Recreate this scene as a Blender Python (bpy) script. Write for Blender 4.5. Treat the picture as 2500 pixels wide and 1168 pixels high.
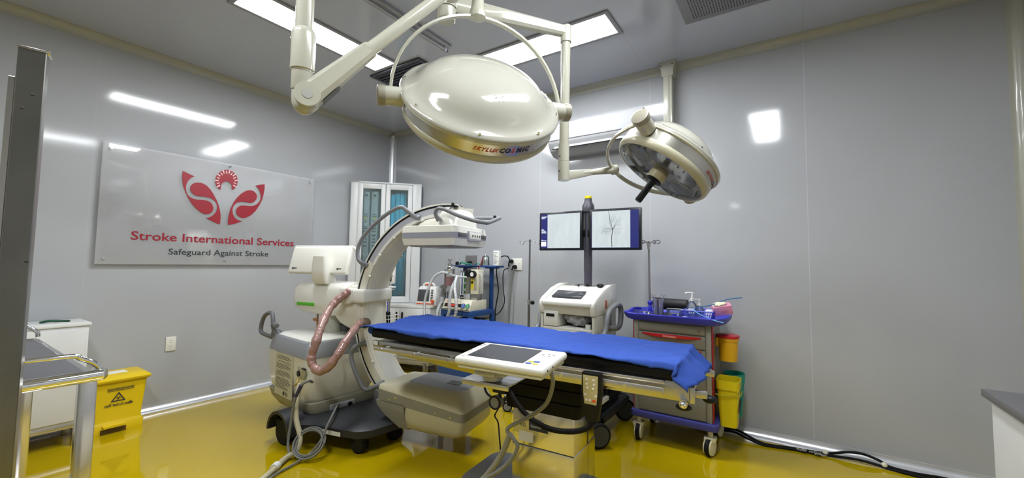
import bpy, bmesh, math, random
from mathutils import Vector, Matrix, noise
from mathutils.geometry import tessellate_polygon
for _o in list(bpy.data.objects): bpy.data.objects.remove(_o, do_unlink=True)
random.seed(4)
SC = bpy.context.scene
COL = SC.collection
R = math.radians
# ---------------------------------------------------------------- camera
cam_d = bpy.data.cameras.new('camera'); cam = bpy.data.objects.new('camera', cam_d); COL.objects.link(cam)
yaw, pitch, roll = .5926, .0594, .0141
fw = Vector((-math.sin(yaw)*math.cos(pitch), math.cos(yaw)*math.cos(pitch), math.sin(pitch)))
r0 = Vector((math.cos(yaw), math.sin(yaw), 0)); u0 = r0.cross(fw)
rr = math.cos(roll)*r0 + math.sin(roll)*u0; uu = -math.sin(roll)*r0 + math.cos(roll)*u0
cam.matrix_world = Matrix(((rr.x, uu.x, -fw.x, 4.424), (rr.y, uu.y, -fw.y, -3.654), (rr.z, uu.z, -fw.z, 1.27), (0, 0, 0, 1)))
cam_d.sensor_width = 36; cam_d.lens = 36*1004.3/2500; cam_d.clip_start = .05; cam_d.clip_end = 60
SC.camera = cam
# ---------------------------------------------------------------- world, exposure
w = bpy.data.worlds.new('world'); SC.world = w; w.use_nodes = True
w.node_tree.nodes['Background'].inputs[0].default_value = (.5, .55, .6, 1)
w.node_tree.nodes['Background'].inputs[1].default_value = .05
SC.view_settings.view_transform = 'Standard'; SC.view_settings.look = 'None'
SC.view_settings.gamma = 1; SC.view_settings.use_curve_mapping = False
SC.view_settings.exposure = 0.96
PANEL_POWER = 26.0      # emission of the four LED ceiling panels

# ---------------------------------------------------------------- materials
MT = {}
def srgb(h):
    c = [int(h[i:i+2], 16)/255 for i in (0, 2, 4)]
    return tuple(x/12.92 if x <= .04045 else ((x+.055)/1.055)**2.4 for x in c)
def mat(name, col, rough=.5, metal=0., coat=0., spec=.5, var=.06, vs=6., bump=0., bs=60., trans=0., emit=None, estr=0., alpha=1., rvar=.1):
    if name in MT: return MT[name]
    if isinstance(col, str): col = srgb(col)
    m = bpy.data.materials.new(name); m.use_nodes = True; nt = m.node_tree; b = nt.nodes['Principled BSDF']
    tc = nt.nodes.new('ShaderNodeTexCoord')
    if var > 0:
        n = nt.nodes.new('ShaderNodeTexNoise'); n.inputs['Scale'].default_value = vs; n.inputs['Detail'].default_value = 4
        nt.links.new(tc.outputs['Object'], n.inputs['Vector'])
        mx = nt.nodes.new('ShaderNodeMix'); mx.data_type = 'RGBA'
        mx.inputs[6].default_value = (*[max(0, c*(1-var)) for c in col], 1); mx.inputs[7].default_value = (*[min(1, c*(1+var)) for c in col], 1)
        nt.links.new(n.outputs['Fac'], mx.inputs[0]); nt.links.new(mx.outputs[2], b.inputs['Base Color'])
        mr = nt.nodes.new('ShaderNodeMapRange'); mr.inputs[3].default_value = max(.0, rough*(1-rvar)); mr.inputs[4].default_value = min(1, rough*(1+rvar))
        nt.links.new(n.outputs['Fac'], mr.inputs[0]); nt.links.new(mr.outputs[0], b.inputs['Roughness'])
    else:
        b.inputs['Base Color'].default_value = (*col, 1); b.inputs['Roughness'].default_value = rough
    b.inputs['Metallic'].default_value = metal; b.inputs['Coat Weight'].default_value = coat; b.inputs['Coat Roughness'].default_value = .05
    b.inputs['Specular IOR Level'].default_value = spec; b.inputs['Transmission Weight'].default_value = trans; b.inputs['Alpha'].default_value = alpha
    if emit: b.inputs['Emission Color'].default_value = (*emit, 1); b.inputs['Emission Strength'].default_value = estr
    if bump:
        n2 = nt.nodes.new('ShaderNodeTexNoise'); n2.inputs['Scale'].default_value = bs; n2.inputs['Detail'].default_value = 3
        nt.links.new(tc.outputs['Object'], n2.inputs['Vector'])
        bp = nt.nodes.new('ShaderNodeBump'); bp.inputs['Strength'].default_value = bump; bp.inputs['Distance'].default_value = .01
        nt.links.new(n2.outputs['Fac'], bp.inputs['Height']); nt.links.new(bp.outputs[0], b.inputs['Normal'])
    MT[name] = m; return m
def seam_mat(name, col, axis, step, off, rough, seam=(.50, .51, .54), width=.004, var=.04, coat=0.):
    """glossy sandwich panel with thin joint lines every step metres along an axis"""
    m = mat(name, col, rough, coat=coat, var=var, vs=1.2); nt = m.node_tree; b = nt.nodes['Principled BSDF']
    src = b.inputs['Base Color'].links[0].from_socket
    tc = nt.nodes.new('ShaderNodeTexCoord'); sp = nt.nodes.new('ShaderNodeSeparateXYZ'); nt.links.new(tc.outputs['Object'], sp.inputs[0])
    def mth(op, a, v):
        n = nt.nodes.new('ShaderNodeMath'); n.operation = op; nt.links.new(a, n.inputs[0]); n.inputs[1].default_value = v; return n.outputs[0]
    x = mth('DIVIDE', mth('SUBTRACT', sp.outputs['xyz'.index(axis)], off), step)
    x = mth('ABSOLUTE', mth('SUBTRACT', mth('FRACT', mth('ADD', x, 100.5), 0), .5), 0)
    x = mth('LESS_THAN', x, width/step/2)
    mx = nt.nodes.new('ShaderNodeMix'); mx.data_type = 'RGBA'; mx.inputs[7].default_value = (*seam, 1)
    nt.links.new(x, mx.inputs[0]); nt.links.new(src, mx.inputs[6]); nt.links.new(mx.outputs[2], b.inputs['Base Color'])
    # slightly wavy panels
    n2 = nt.nodes.new('ShaderNodeTexNoise'); n2.inputs['Scale'].default_value = 1.1; nt.links.new(tc.outputs['Object'], n2.inputs['Vector'])
    bp = nt.nodes.new('ShaderNodeBump'); bp.inputs['Strength'].default_value = .05; bp.inputs['Distance'].default_value = .05
    nt.links.new(n2.outputs['Fac'], bp.inputs['Height']); nt.links.new(bp.outputs[0], b.inputs['Normal'])
    return m
def clear_mat(name, tint=(1, 1, 1), body=.0, bodycol=(.8, .8, .8), rough=.02, ior=1.5):
    """thin clear sheet: fresnel gloss over transparency, with a little milky body"""
    m = bpy.data.materials.new(name); m.use_nodes = True; nt = m.node_tree
    for n in list(nt.nodes): nt.nodes.remove(n)
    out = nt.nodes.new('ShaderNodeOutputMaterial'); tr = nt.nodes.new('ShaderNodeBsdfTransparent'); gl = nt.nodes.new('ShaderNodeBsdfGlossy')
    df = nt.nodes.new('ShaderNodeBsdfDiffuse'); fr = nt.nodes.new('ShaderNodeFresnel'); a = nt.nodes.new('ShaderNodeMixShader'); b = nt.nodes.new('ShaderNodeMixShader')
    tr.inputs[0].default_value = (*tint, 1); df.inputs[0].default_value = (*bodycol, 1); gl.inputs['Roughness'].default_value = rough; fr.inputs[0].default_value = ior
    nz = nt.nodes.new('ShaderNodeTexNoise'); nz.inputs['Scale'].default_value = 8
    mr = nt.nodes.new('ShaderNodeMapRange'); mr.inputs[3].default_value = body*.85; mr.inputs[4].default_value = body*1.15
    nt.links.new(nz.outputs['Fac'], mr.inputs[0]); nt.links.new(mr.outputs[0], a.inputs[0])
    nt.links.new(tr.outputs[0], a.inputs[1]); nt.links.new(df.outputs[0], a.inputs[2])
    nt.links.new(fr.outputs[0], b.inputs[0]); nt.links.new(a.outputs[0], b.inputs[1]); nt.links.new(gl.outputs[0], b.inputs[2]); nt.links.new(b.outputs[0], out.inputs[0])
    MT[name] = m; return m
WHITE = mat('white_enamel', 'd9d8cf', .28, coat=.3)
CREAM = mat('cream_plastic', 'cfcdb8', .4)
CREAM2 = mat('cream_enamel', 'b4b3a5', .22, coat=.5)
DOME = mat('dome_enamel', 'acaba0', .12, coat=.8, var=.03)
GREYP = mat('grey_plastic', '8b8d90', .45)
DGREY = mat('dark_grey_plastic', '56575b', .5)
LGREY = mat('light_grey_plastic', 'a9abb2', .4)
BLACKP = mat('black_plastic', '0e0f11', .45, spec=.3)
CHAR = mat('charcoal_plastic', '222429', .5)
RUBBER = mat('black_rubber', '0b0b0b', .7, spec=.25)
STEEL = mat('brushed_steel', (.64, .63, .61), .36, metal=1., vs=3)
STEELM = mat('mirror_steel', (.78, .76, .72), .17, metal=1., var=.05, vs=2, bump=.03, bs=3)
STEELD = mat('worn_steel', (.42, .41, .39), .3, metal=1., vs=9, var=.2)
CHROME = mat('chrome', (.8, .8, .8), .08, metal=1., var=.02)
BLUE = mat('blue_cotton', '3450a0', .85, spec=.15, var=.07, vs=5, bump=.45, bs=11)
CARTBLUE = mat('cart_blue_plastic', '3338b8', .4)
CARTBLUE2 = mat('dull_blue_plastic', '3a3c86', .45)
STEELBLUE = mat('blue_painted_steel', '1c447f', .4)
RED = mat('red_plastic', 'c01c2c', .3)
SIGNRED = mat('sign_red', '8f0a20', .4)
SIGNDK = mat('sign_dark', '20272b', .5)
YEL = mat('yellow_bin_plastic', 'd9ba0a', .4)
YELP = mat('bright_yellow_plastic', 'd6c40c', .4)
AMBER = mat('amber_yellow_plastic', 'dca812', .4)
TEAL = mat('teal_plastic', '0e8f7d', .4)
SILVER = mat('silver_grey_panel', '8a8a80', .38, metal=.3, var=.05, vs=40)
BLACKPAD = mat('black_vinyl', '08080a', .6, spec=.2)
SCREENDK = mat('dark_glass_screen', '34353a', .12, var=.03)
PAPER = mat('white_paper', 'dcdcd6', .8)
INK = mat('ink', '353533', .8)
CABINET = mat('white_lacquer', 'd3d4d3', .35)
GREENL = mat('green_plastic', '4fae1e', .4)
ORANGE = mat('orange_plastic', 'd9531e', .45)
PINKW = mat('plastic_wrapped_pink_hose', 'a07b73', .25, coat=.6, var=.35, vs=40, bump=.6, bs=70)
TUBECLR = clear_mat('milky_tube', (.95, .96, .97), .45, (.8, .82, .84), .15)
GLASS = clear_mat('clear_glass', (.93, .97, .97), .06, (.7, .8, .8))
ACRYL = clear_mat('acrylic', (1, 1, 1), .22, (.86, .86, .88))
BEIGE = mat('beige_cable', 'b9b192', .5)
GREYC = mat('grey_cable', '73746f', .5)
PVC = mat('pvc_trim', 'a9a99d', .3, coat=.3)
ALU = mat('aluminium_cove', (.72, .73, .76), .3, metal=.6)

# ---------------------------------------------------------------- mesh builder
SPLIT = {'dome_screws': 'dome_screw', 'face_bolts': 'face_bolt', 'sleeve_screws': 'sleeve_screw', 'joint_screws': 'joint_screw', 'cover_screws': 'cover_screw', 'flange_screws': 'flange_screw', 'rivets': 'rivet', 'side_screws': 'side_screw', 'feet': 'foot', 'base_leg': 'base_arm', 'end_buffer': 'buffer', 'lamp_holder': 'tube_holder', 'socket_holes': 'socket_hole', 'wheel': 'caster_wheel', 'connector': 'connector_socket', 'hung_cables': 'hung_cable', 'gasket': 'door_gasket', 'grooves': 'case_groove', 'base_posts': 'base_post', 'printed_icons': 'printed_icon', 'rail_bolts': 'rail_bolt', 'shelf_bracket': 'shelf_support', 'bin_print': 'print_mark'}
class MB:
    def __init__(s): s.b = bmesh.new(); s.mats = []; s.cur = 0
    def m(s, mt):
        if mt not in s.mats: s.mats.append(mt)
        s.cur = s.mats.index(mt); return s
    def _f(s, vs):
        try: f = s.b.faces.new(vs); f.material_index = s.cur; return f
        except ValueError: return None
    def box(s, lo, hi, bev=0., seg=2, M=None):
        lo = Vector(lo); hi = Vector(hi); c = (lo+hi)/2; d = hi-lo
        g = bmesh.ops.create_cube(s.b, size=1, matrix=Matrix.Translation(c) @ Matrix.Diagonal((*d, 1)))
        vs = g['verts']; fs = {f for v in vs for f in v.link_faces}
        for f in fs: f.material_index = s.cur
        if bev > 0:
            bev = min(bev, min(abs(x) for x in d)*.49)
            r = bmesh.ops.bevel(s.b, geom=list({e for v in vs for e in v.link_edges}), offset=bev, segments=seg, profile=.5, affect='EDGES')
            for f in r['faces']: f.material_index = s.cur
            vs = list({v for v in r['verts']} | {v for v in vs if v.is_valid})
        if M is not None:
            allv = {v for v in vs if v.is_valid}
            stack = list(allv)
            while stack:
                v = stack.pop()
                for e in v.link_edges:
                    o = e.other_vert(v)
                    if o not in allv: allv.add(o); stack.append(o)
            for v in allv: v.co = M @ v.co
        return s
    def ring(s, c, x, y, r, n, ry=None):
        ry = r if ry is None else ry
        return [s.b.verts.new(c + x*(r*math.cos(2*math.pi*i/n)) + y*(ry*math.sin(2*math.pi*i/n))) for i in range(n)]
    def bridge(s, a, b):
        n = len(a)
        for i in range(n): s._f((a[i], a[(i+1) % n], b[(i+1) % n], b[i]))
    def cyl(s, a, b, r, r2=None, seg=20, cap=True):
        a = Vector(a); b = Vector(b); r2 = r if r2 is None else r2
        z = (b-a).normalized(); x = z.orthogonal().normalized(); y = z.cross(x)
        A = s.ring(a, x, y, r, seg); B = s.ring(b, x, y, r2, seg); s.bridge(A, B)
        if cap: s._f(A[::-1]); s._f(B)
        return s
    def tube(s, pts, r, seg=10, smooth=6, closed=False, cap=True, flat=None):
        """pipe along a smooth path; flat=(w,h,upvector) gives a flat bar instead"""
        P = [Vector(p) for p in pts]
        if smooth > 1 and len(P) > 2:
            Q = []; n = len(P); rng = range(n if closed else n-1)
            for i in rng:
                p0 = P[(i-1) % n] if closed or i > 0 else P[i]*2-P[i+1]; p1 = P[i]; p2 = P[(i+1) % n]
                p3 = P[(i+2) % n] if closed or i < n-2 else p2*2-p1
                for k in range(smooth):
                    t = k/smooth
                    Q.append(.5*((2*p1)+(p2-p0)*t+(2*p0-5*p1+4*p2-p3)*t*t+(3*p1-p0-3*p2+p3)*t**3))
            if not closed: Q.append(P[-1])
            P = Q
        n = len(P); rs = r if callable(r) else (lambda t: r)
        T = [((P[(i+1) % n]-P[i-1]) if closed else (P[min(i+1, n-1)]-P[max(i-1, 0)])).normalized() for i in range(n)]
        x = T[0].orthogonal().normalized(); R_ = []
        for i in range(n):
            if flat:
                up = Vector(flat[2]); y = (up-T[i]*up.dot(T[i])).normalized(); xx = T[i].cross(y)
                w_, h_ = flat[0]/2, flat[1]/2
                R_.append([s.b.verts.new(P[i]+xx*a*w_+y*b*h_) for a, b in ((-1, -.7), (-.7, -1), (.7, -1), (1, -.7), (1, .7), (.7, 1), (-.7, 1), (-1, .7))])
            else:
                x = (x-T[i]*x.dot(T[i])).normalized(); y = T[i].cross(x)
                R_.append(s.ring(P[i], x, y, rs(i/max(1, n-1)), seg))
        for i in range(n-1): s.bridge(R_[i], R_[i+1])
        if closed: s.bridge(R_[-1], R_[0])
        elif cap: s._f(R_[0][::-1]); s._f(R_[-1])
        return s
    def lathe(s, prof, o=(0, 0, 0), axis=(0, 0, 1), seg=40, caps=True):
        o = Vector(o); z = Vector(axis).normalized(); x = z.orthogonal().normalized() if abs(z.z) < .999 else Vector((1, 0, 0)); y = z.cross(x)
        prev = None; first = None
        for r, h in prof:
            c = o+z*h
            cur = [s.b.verts.new(c)] if r < 1e-6 else s.ring(c, x, y, r, seg)
            if prev is not None:
                if len(prev) == 1 and len(cur) > 1:
                    for i in range(seg): s._f((prev[0], cur[(i+1) % seg], cur[i]))
                elif len(cur) == 1 and len(prev) > 1:
                    for i in range(seg): s._f((prev[i], prev[(i+1) % seg], cur[0]))
                elif len(cur) > 1: s.bridge(prev, cur)
            else: first = cur
            prev = cur
        if caps:
            if len(first) > 1: s._f(first[::-1])
            if len(prev) > 1: s._f(prev)
        return s
    def loft(s, loops, cap=True, flip=False):
        L = [[s.b.verts.new(Vector(p)) for p in lp] for lp in loops]
        for a, b in zip(L, L[1:]): s.bridge(a, b)
        if cap: s._f(L[0][::-1]); s._f(L[-1])
        return s
    def prism(s, pts, plane, lo, hi, bev=0., seg=2):
        """extrude a 2-D outline; plane 'xy','xz','yz'"""
        def P(p, h): return {'xy': (p[0], p[1], h), 'xz': (p[0], h, p[1]), 'yz': (h, p[0], p[1])}[plane]
        A = [s.b.verts.new(P(p, lo)) for p in pts]; B = [s.b.verts.new(P(p, hi)) for p in pts]
        n = len(pts); fs = [s._f((A[i], A[(i+1) % n], B[(i+1) % n], B[i])) for i in range(n)]; fs += [s._f(A[::-1]), s._f(B)]
        if bev > 0:
            es = {e for v in A+B for e in v.link_edges}
            r = bmesh.ops.bevel(s.b, geom=list(es), offset=bev, segments=seg, profile=.5, affect='EDGES')
            for f in r['faces']: f.material_index = s.cur
        return s
    def ball(s, c, r, seg=16, squash=(1, 1, 1)):
        g = bmesh.ops.create_uvsphere(s.b, u_segments=seg, v_segments=max(6, seg//2), radius=1, matrix=Matrix.Translation(Vector(c)) @ Matrix.Diagonal((r*squash[0], r*squash[1], r*squash[2], 1)))
        for f in {f for v in g['verts'] for f in v.link_faces}: f.material_index = s.cur
        return s
    def poly(s, pts3): s._f([s.b.verts.new(Vector(p)) for p in pts3]); return s
    def obj(s, name, mt=None, parent=None, kind=None, ang=35, recalc=True):
        if name in SPLIT:
            # every loose piece becomes a part of its own
            if mt is not None and not s.mats: s.mats = [mt]
            seen = set(); out = None
            for v0 in list(s.b.verts):
                if v0 in seen: continue
                isl = {v0}; st = [v0]
                while st:
                    v = st.pop()
                    for e in v.link_edges:
                        q = e.other_vert(v)
                        if q not in isl: isl.add(q); st.append(q)
                seen |= isl; n = MB(); n.mats = list(s.mats); mp = {v: n.b.verts.new(v.co) for v in isl}
                for f in {f for v in isl for f in v.link_faces}:
                    g = n.b.faces.new([mp[v] for v in f.verts]); g.material_index = f.material_index
                o = n.obj(SPLIT[name], None, parent, kind, ang, recalc); out = out or o
            s.b.free(); return out
        if mt is not None and not s.mats: s.mats = [mt]
        me = bpy.data.meshes.new(name)
        if recalc: bmesh.ops.recalc_face_normals(s.b, faces=s.b.faces[:])
        s.b.to_mesh(me); s.b.free()
        for m_ in s.mats: me.materials.append(m_)
        for p in me.polygons: p.use_smooth = True
        me.set_sharp_from_angle(angle=R(ang))
        o = bpy.data.objects.new(name, me); COL.objects.link(o)
        if parent is not None: o.parent = parent
        if kind: o['kind'] = kind
        return o
def tag(o, label=None, cat=None, group=None, kind=None):
    if label: o['label'] = label
    if cat: o['category'] = cat
    if group: o['group'] = group
    if kind: o['kind'] = kind
    return o
def thing(name, label, cat, loc=(0, 0, 0), rz=0, group=None, Mx=None):
    o = bpy.data.objects.new(name, None); COL.objects.link(o); o.empty_display_size = .1
    if Mx is not None: o.matrix_world = Mx
    else: o.location = loc; o.rotation_euler = (0, 0, R(rz))
    return tag(o, label, cat, group)
def copy_tree(o, parent=None):
    c = o.copy(); COL.objects.link(c)
    if parent is not None: c.parent = parent
    for ch in [x for x in list(COL.objects) if x.parent == o]: copy_tree(ch, c)
    return c
def text(name, s, size, mt, parent, M, width=None, ext=.0006, shear=0., align='LEFT', bold=0., spacing=1., words=False):
    """lettering as a thin raised mesh; M places it (x right, y up, z out)"""
    cu = bpy.data.curves.new(name, 'FONT'); cu.body = s; cu.size = size; cu.extrude = ext; cu.shear = shear; cu.align_x = align; cu.offset = bold; cu.space_character = spacing; cu.resolution_u = 3
    t = bpy.data.objects.new(name, cu); COL.objects.link(t)
    dg = bpy.context.evaluated_depsgraph_get(); me = bpy.data.meshes.new_from_object(t.evaluated_get(dg)); COL.objects.unlink(t); bpy.data.objects.remove(t)
    xs = [v.co.x for v in me.vertices]; wd = max(xs)-min(xs)
    S = Matrix.Identity(4)
    if width: S = Matrix.Diagonal((width/wd, 1, 1, 1)); 
    me.transform(S); me.materials.clear(); me.materials.append(mt)
    if words and ' ' in s:
        # one part per word, cut at the widest gaps
        b = bmesh.new(); b.from_mesh(me); seen = set(); isl = []
        for v0 in b.verts:
            if v0 in seen: continue
            a = {v0}; st = [v0]
            while st:
                for e in st.pop().link_edges:
                    for q in e.verts:
                        if q not in a: a.add(q); st.append(q)
            seen |= a; isl.append((min(v.co.x for v in a), max(v.co.x for v in a), a))
        isl.sort(key=lambda t: t[0]); gaps = []; r = isl[0][1]
        for i in range(1, len(isl)): gaps.append((isl[i][0]-r, i)); r = max(r, isl[i][1])
        cuts = sorted(i for _, i in sorted(gaps)[-s.count(' '):]); grp = [isl[a:c] for a, c in zip([0]+cuts, cuts+[len(isl)])]
        for g in grp:
            keep = set().union(*[t[2] for t in g]); c = bmesh.new(); mp = {v: c.verts.new(M @ v.co) for v in keep}
            for f in b.faces:
                if f.verts[0] in keep: c.faces.new([mp[v] for v in f.verts])
            m2 = bpy.data.meshes.new(name); c.to_mesh(m2); m2.materials.append(mt); o = bpy.data.objects.new(name, m2); COL.objects.link(o); o.parent = parent
        return o
    me.transform(M)
    for p in me.polygons: p.material_index = 0
    o = bpy.data.objects.new(name, me); COL.objects.link(o); o.parent = parent; return o
def frame(o, x, y):
    x = Vector(x).normalized(); z = x.cross(Vector(y)).normalized(); y = z.cross(x); o = Vector(o)
    return Matrix(((x.x, y.x, z.x, o.x), (x.y, y.y, z.y, o.y), (x.z, y.z, z.z, o.z), (0, 0, 0, 1)))
def rrect(x0, y0, x1, y1, r, n=4):
    P = []
    for cx, cy, a in ((x1-r, y1-r, 0), (x0+r, y1-r, 90), (x0+r, y0+r, 180), (x1-r, y0+r, 270)):
        for k in range(n+1): t = R(a+90*k/n); P.append((cx+r*math.cos(t), cy+r*math.sin(t)))
    return P
def caster(parent, x, y, r=.05, w=.03, rz=0, wheel=None, rim=None, top=None, name='caster', twin=True, sandwich=False):
    """swivel caster hanging from height top, as one part with its wheel as sub-part"""
    wheel = wheel or RUBBER; rim = rim or BLACKP; top = top or r*2.3
    a = R(rz); dx, dy = math.cos(a), math.sin(a)      # rolling direction
    f = MB(); f.m(rim)
    f.cyl((x, y, r*1.7), (x, y, top), r*.28, seg=12)
    f.box((x-w*.75, y-w*.75, r*1.6), (x+w*.75, y+w*.75, r*2.05), .004)
    px, py = -dy, dx
    if sandwich:
        cs = Vector((x-dx*r*.2, y-dy*r*.2, r))
        for sgn in (-1, 1):
            n_ = Vector((px, py, 0))*sgn; f.lathe([(0, w*.30), (r*.86, w*.30), (r*.90, w*.38), (r*.84, w*.50), (r*.3, w*.54), (0, w*.54)], cs, n_, 24)
    for sgn in (() if sandwich else (-1, 1) if twin else (0,)):
        c0 = Vector((x+px*sgn*w*.62-dx*r*.2, y+py*sgn*w*.62-dy*r*.2, r))
        f.cyl(c0-Vector((px, py, 0))*.004, c0+Vector((px, py, 0))*.004, r*.72, seg=16)
    fo = f.obj(name, None, parent)
    g = MB().m(wheel)
    for sgn in ((0,) if sandwich else (-1, 1) if twin else (0,)):
        c0 = Vector((x+px*sgn*w*.3-dx*r*.2, y+py*sgn*w*.3-dy*r*.2, r)); hw = w*.30 if sandwich else w*.26 if twin else w*.5
        n_ = Vector((px, py, 0)); g.lathe([(r*.5, -hw), (r*.93, -hw), (r, -hw*.6), (r, hw*.6), (r*.93, hw), (r*.5, hw)], c0, n_, 24)
    g.obj('wheel', None, fo)
    return fo
# ================================================================ SETTING
RX, RY = 5.6, -5.8
WALLM = seam_mat('wall_panel_back', 'a9abae', 'x', 1.12, 4.545, .09)
WALLL = seam_mat('wall_panel_left', 'a9abae', 'y', 1.12, -1.75, .09, seam=(.43, .43, .45), width=.003)
CEILM = seam_mat('ceiling_panel', 'b3b8c6', 'x', 1.12, 1.18, .12, seam=(.42, .42, .45), width=.005)
def floor_mat():
    m = mat('yellow_epoxy', 'b89e06', .07, var=.10, vs=1.5, coat=.6, bump=.02, bs=4); return m
b = MB().box((-.1, RY-.1, -.06), (RX+.1, .1, 0)); b.obj('floor', floor_mat(), kind='structure')
b = MB().box((-.1, RY-.1, 3), (RX+.1, .1, 3.06)); b.obj('ceiling', CEILM, kind='structure')
b = MB().box((-.1, 0, 0), (RX+.1, .1, 3)); b.obj('wall_back', WALLM, kind='structure')
b = MB().box((-.1, RY-.1, 0), (0, 0, 3)); b.obj('wall_left', WALLL, kind='structure')
b = MB().box((RX, RY-.1, 0), (RX+.1, 0, 3)); b.obj('wall_right', WALLL, kind='structure')
b = MB().box((0, RY-.1, 0), (RX, RY, 3)); b.obj('wall_front', WALLM, kind='structure')
def cove(name, a, bpt, r, mt, up):
    """quarter-round corner trim between two planes, running from a to bpt"""
    a = Vector(a); bpt = Vector(bpt); n1, n2 = up; n1 = Vector(n1); n2 = Vector(n2)
    L = []
    for P in (a, bpt):
        lp = [P+n1*r*1.15, P+n1*r*1.15+n2*.004]
        for k in range(1, 8):
            t = R(90*k/8); lp.append(P+n1*(r*(1-math.sin(t))+.004)+n2*(r*(1-math.cos(t))+.004))
        lp += [P+n2*r*1.15+n1*.004, P+n2*r*1.15, P]
        L.append(lp)
    MB().loft(L).obj(name, mt, kind='structure')
cove('trim_1', (0, 0, 3), (0, RY, 3), .05, PVC, ((1, 0, 0), (0, 0, -1)))
cove('trim_2', (0, 0, 3), (RX, 0, 3), .05, PVC, ((0, -1, 0), (0, 0, -1)))
cove('trim_3', (RX, 0, 3), (RX, RY, 3), .05, PVC, ((-1, 0, 0), (0, 0, -1)))
cove('baseboard_left', (0, 0, 0), (0, RY, 0), .05, ALU, ((1, 0, 0), (0, 0, 1)))
cove('baseboard_back', (0, 0, 0), (RX, 0, 0), .05, ALU, ((0, -1, 0), (0, 0, 1)))
cove('trim_4', (0, 0, .05), (0, 0, 2.95), .05, ALU, ((1, 0, 0), (0, -1, 0)))
cove('trim_5', (RX, 0, .05), (RX, 0, 2.95), .05, PVC, ((-1, 0, 0), (0, -1, 0)))
MB().ball((.035, -.035, 2.95), .03).obj('trim_6', ALU, kind='structure')

# LED ceiling panels (frame + glowing diffuser)
FRAMEM = mat('panel_frame', '8f8f97', .45)
GLOW = mat('led_diffuser', (1, 1, 1), .6, var=0, emit=(.94, .97, 1.0), estr=PANEL_POWER)
def panel(x0, y0, x1, y1, label):
    t = thing('ceiling_light', label, 'ceiling light', ((x0+x1)/2, (y0+y1)/2, 3.0), 0, 'LED panels on the ceiling')
    hx, hy = (x1-x0)/2, (y1-y0)/2; f = MB(); fr = .032
    f.box((-hx, -hy, -.012), (hx, -hy+fr, -.0005), .002); f.box((-hx, hy-fr, -.012), (hx, hy, -.0005), .002)
    f.box((-hx, -hy+fr, -.012), (-hx+fr, hy-fr, -.0005), .002); f.box((hx-fr, -hy+fr, -.012), (hx, hy-fr, -.0005), .002)
    f.obj('frame', FRAMEM, t); MB().box((-hx+fr, -hy+fr, -.009), (hx-fr, hy-fr, -.001)).obj('diffuser', GLOW, t)
panel(1.335, -2.53, 1.65, -1.325, 'long white lit ceiling panel beside the left wall, crossed by the lamp tube')
panel(2.24, -1.075, 3.44, -.75, 'long white lit ceiling panel in front of the back wall, above the white air conditioner')
panel(4.05, -2.89, 4.39, -1.59, 'lit ceiling panel above the counter side, seen only as a reflection on the back wall')
panel(2.24, -3.95, 3.44, -3.62, 'lit ceiling panel behind the operating table, outside the photo and seen in reflections')
# perforated air grille
GR = mat('grille_paint', '83848c', .45); DK = mat('grille_hole', '1c1c22', .8)
g = thing('air_grille', 'pale grey perforated square air grille in the ceiling at the top right', 'air vent', (4.17, -.92, 3.0))
f = MB(); f.box((-.32, -.3, -.014), (.32, .3, -.0005), .003); f.obj('plate', GR, g)
f = MB().m(DK)
for i in range(32):
    for j in range(34):
        x = -.255+i*.0165; y = -.245+j*.0149
        f.poly([(x+.0045*math.cos(t), y+.0045*math.sin(t), -.0146) for t in (0, 1.05, 2.09, 3.14, 4.19, 5.24)][::-1])
f.obj('perforation', None, g, kind='stuff')
g = thing('return_air_vent', 'dark slatted ceiling air vent at the end of the left light panel', 'air vent', (1.55, -1.0, 3.0))
f = MB(); 
f.box((-.32, -.31, -.02), (.32, -.28, -.0005), .003); f.box((-.32, .28, -.02), (.32, .31, -.0005), .003); f.box((-.32, -.28, -.02), (-.29, .28, -.0005), .003); f.box((.29, -.28, -.02), (.32, .28, -.0005), .003)
f.obj('frame', mat('vent_grey', '4a4b58', .5), g)
f = MB(); f.box((-.29, -.28, -.006), (.29, .28, -.0008))
for i in range(14): y = -.26+i*.04; f.box((-.29, y-.012, -.018), (.29, y+.012, -.015), M=None)
f.obj('slats', mat('vent_dark', '363746', .55), g)
# surface tube light fitting
g = thing('tube_light', 'unlit slim tube light fitting on the ceiling behind the big round lamp', 'tube light', (2.2, -1.9, 3.0))
MB().box((-.035, -.62, -.028), (.035, .6, -.0005), .006).obj('housing', mat('fitting_white', '9a9ba2', .35), g)
MB().cyl((-.0, -.56, -.047), (-.0, .545, -.047), .0125, seg=14).obj('tube', clear_mat('dull_tube', (.9, .9, .9), .5, (.55, .55, .6), .1), g)
f = MB(); f.box((-.014, .545, -.062), (.014, .572, -.028), .003); f.box((-.014, -.59, -.062), (.014, -.56, -.028), .003); f.obj('lamp_holder', LGREY, g)
MB().cyl((0, .572, -.047), (0, .585, -.047), .012, seg=12).obj('end_cap', BLACKP, g)

# acrylic sign on the left wall --------------------------------------------
sg = thing('wall_sign', 'clear acrylic sign with a red winged emblem and red lettering on the left wall', 'sign', (0.0, -1.97, 1.70))
SY0, SY1, SZ0, SZ1 = -.855, .86, -.48, .482
MB().box((.028, SY0, SZ0), (.034, SY1, SZ1), .001, 1).obj('acrylic_sheet', ACRYL, sg)
for y, z in ((SY0+.05, SZ1-.05), (0.02, SZ1-.03), (SY1-.05, SZ1-.045), (SY0+.05, SZ0+.045), (.02, SZ0+.035), (SY1-.05, SZ0+.045)):
    MB().cyl((0, y, z), (.028, y, z), .006, seg=12).cyl((.034, y, z), (.044, y, z), .011, .009, seg=16).obj('standoff_screw', CHROME, sg)
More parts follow.
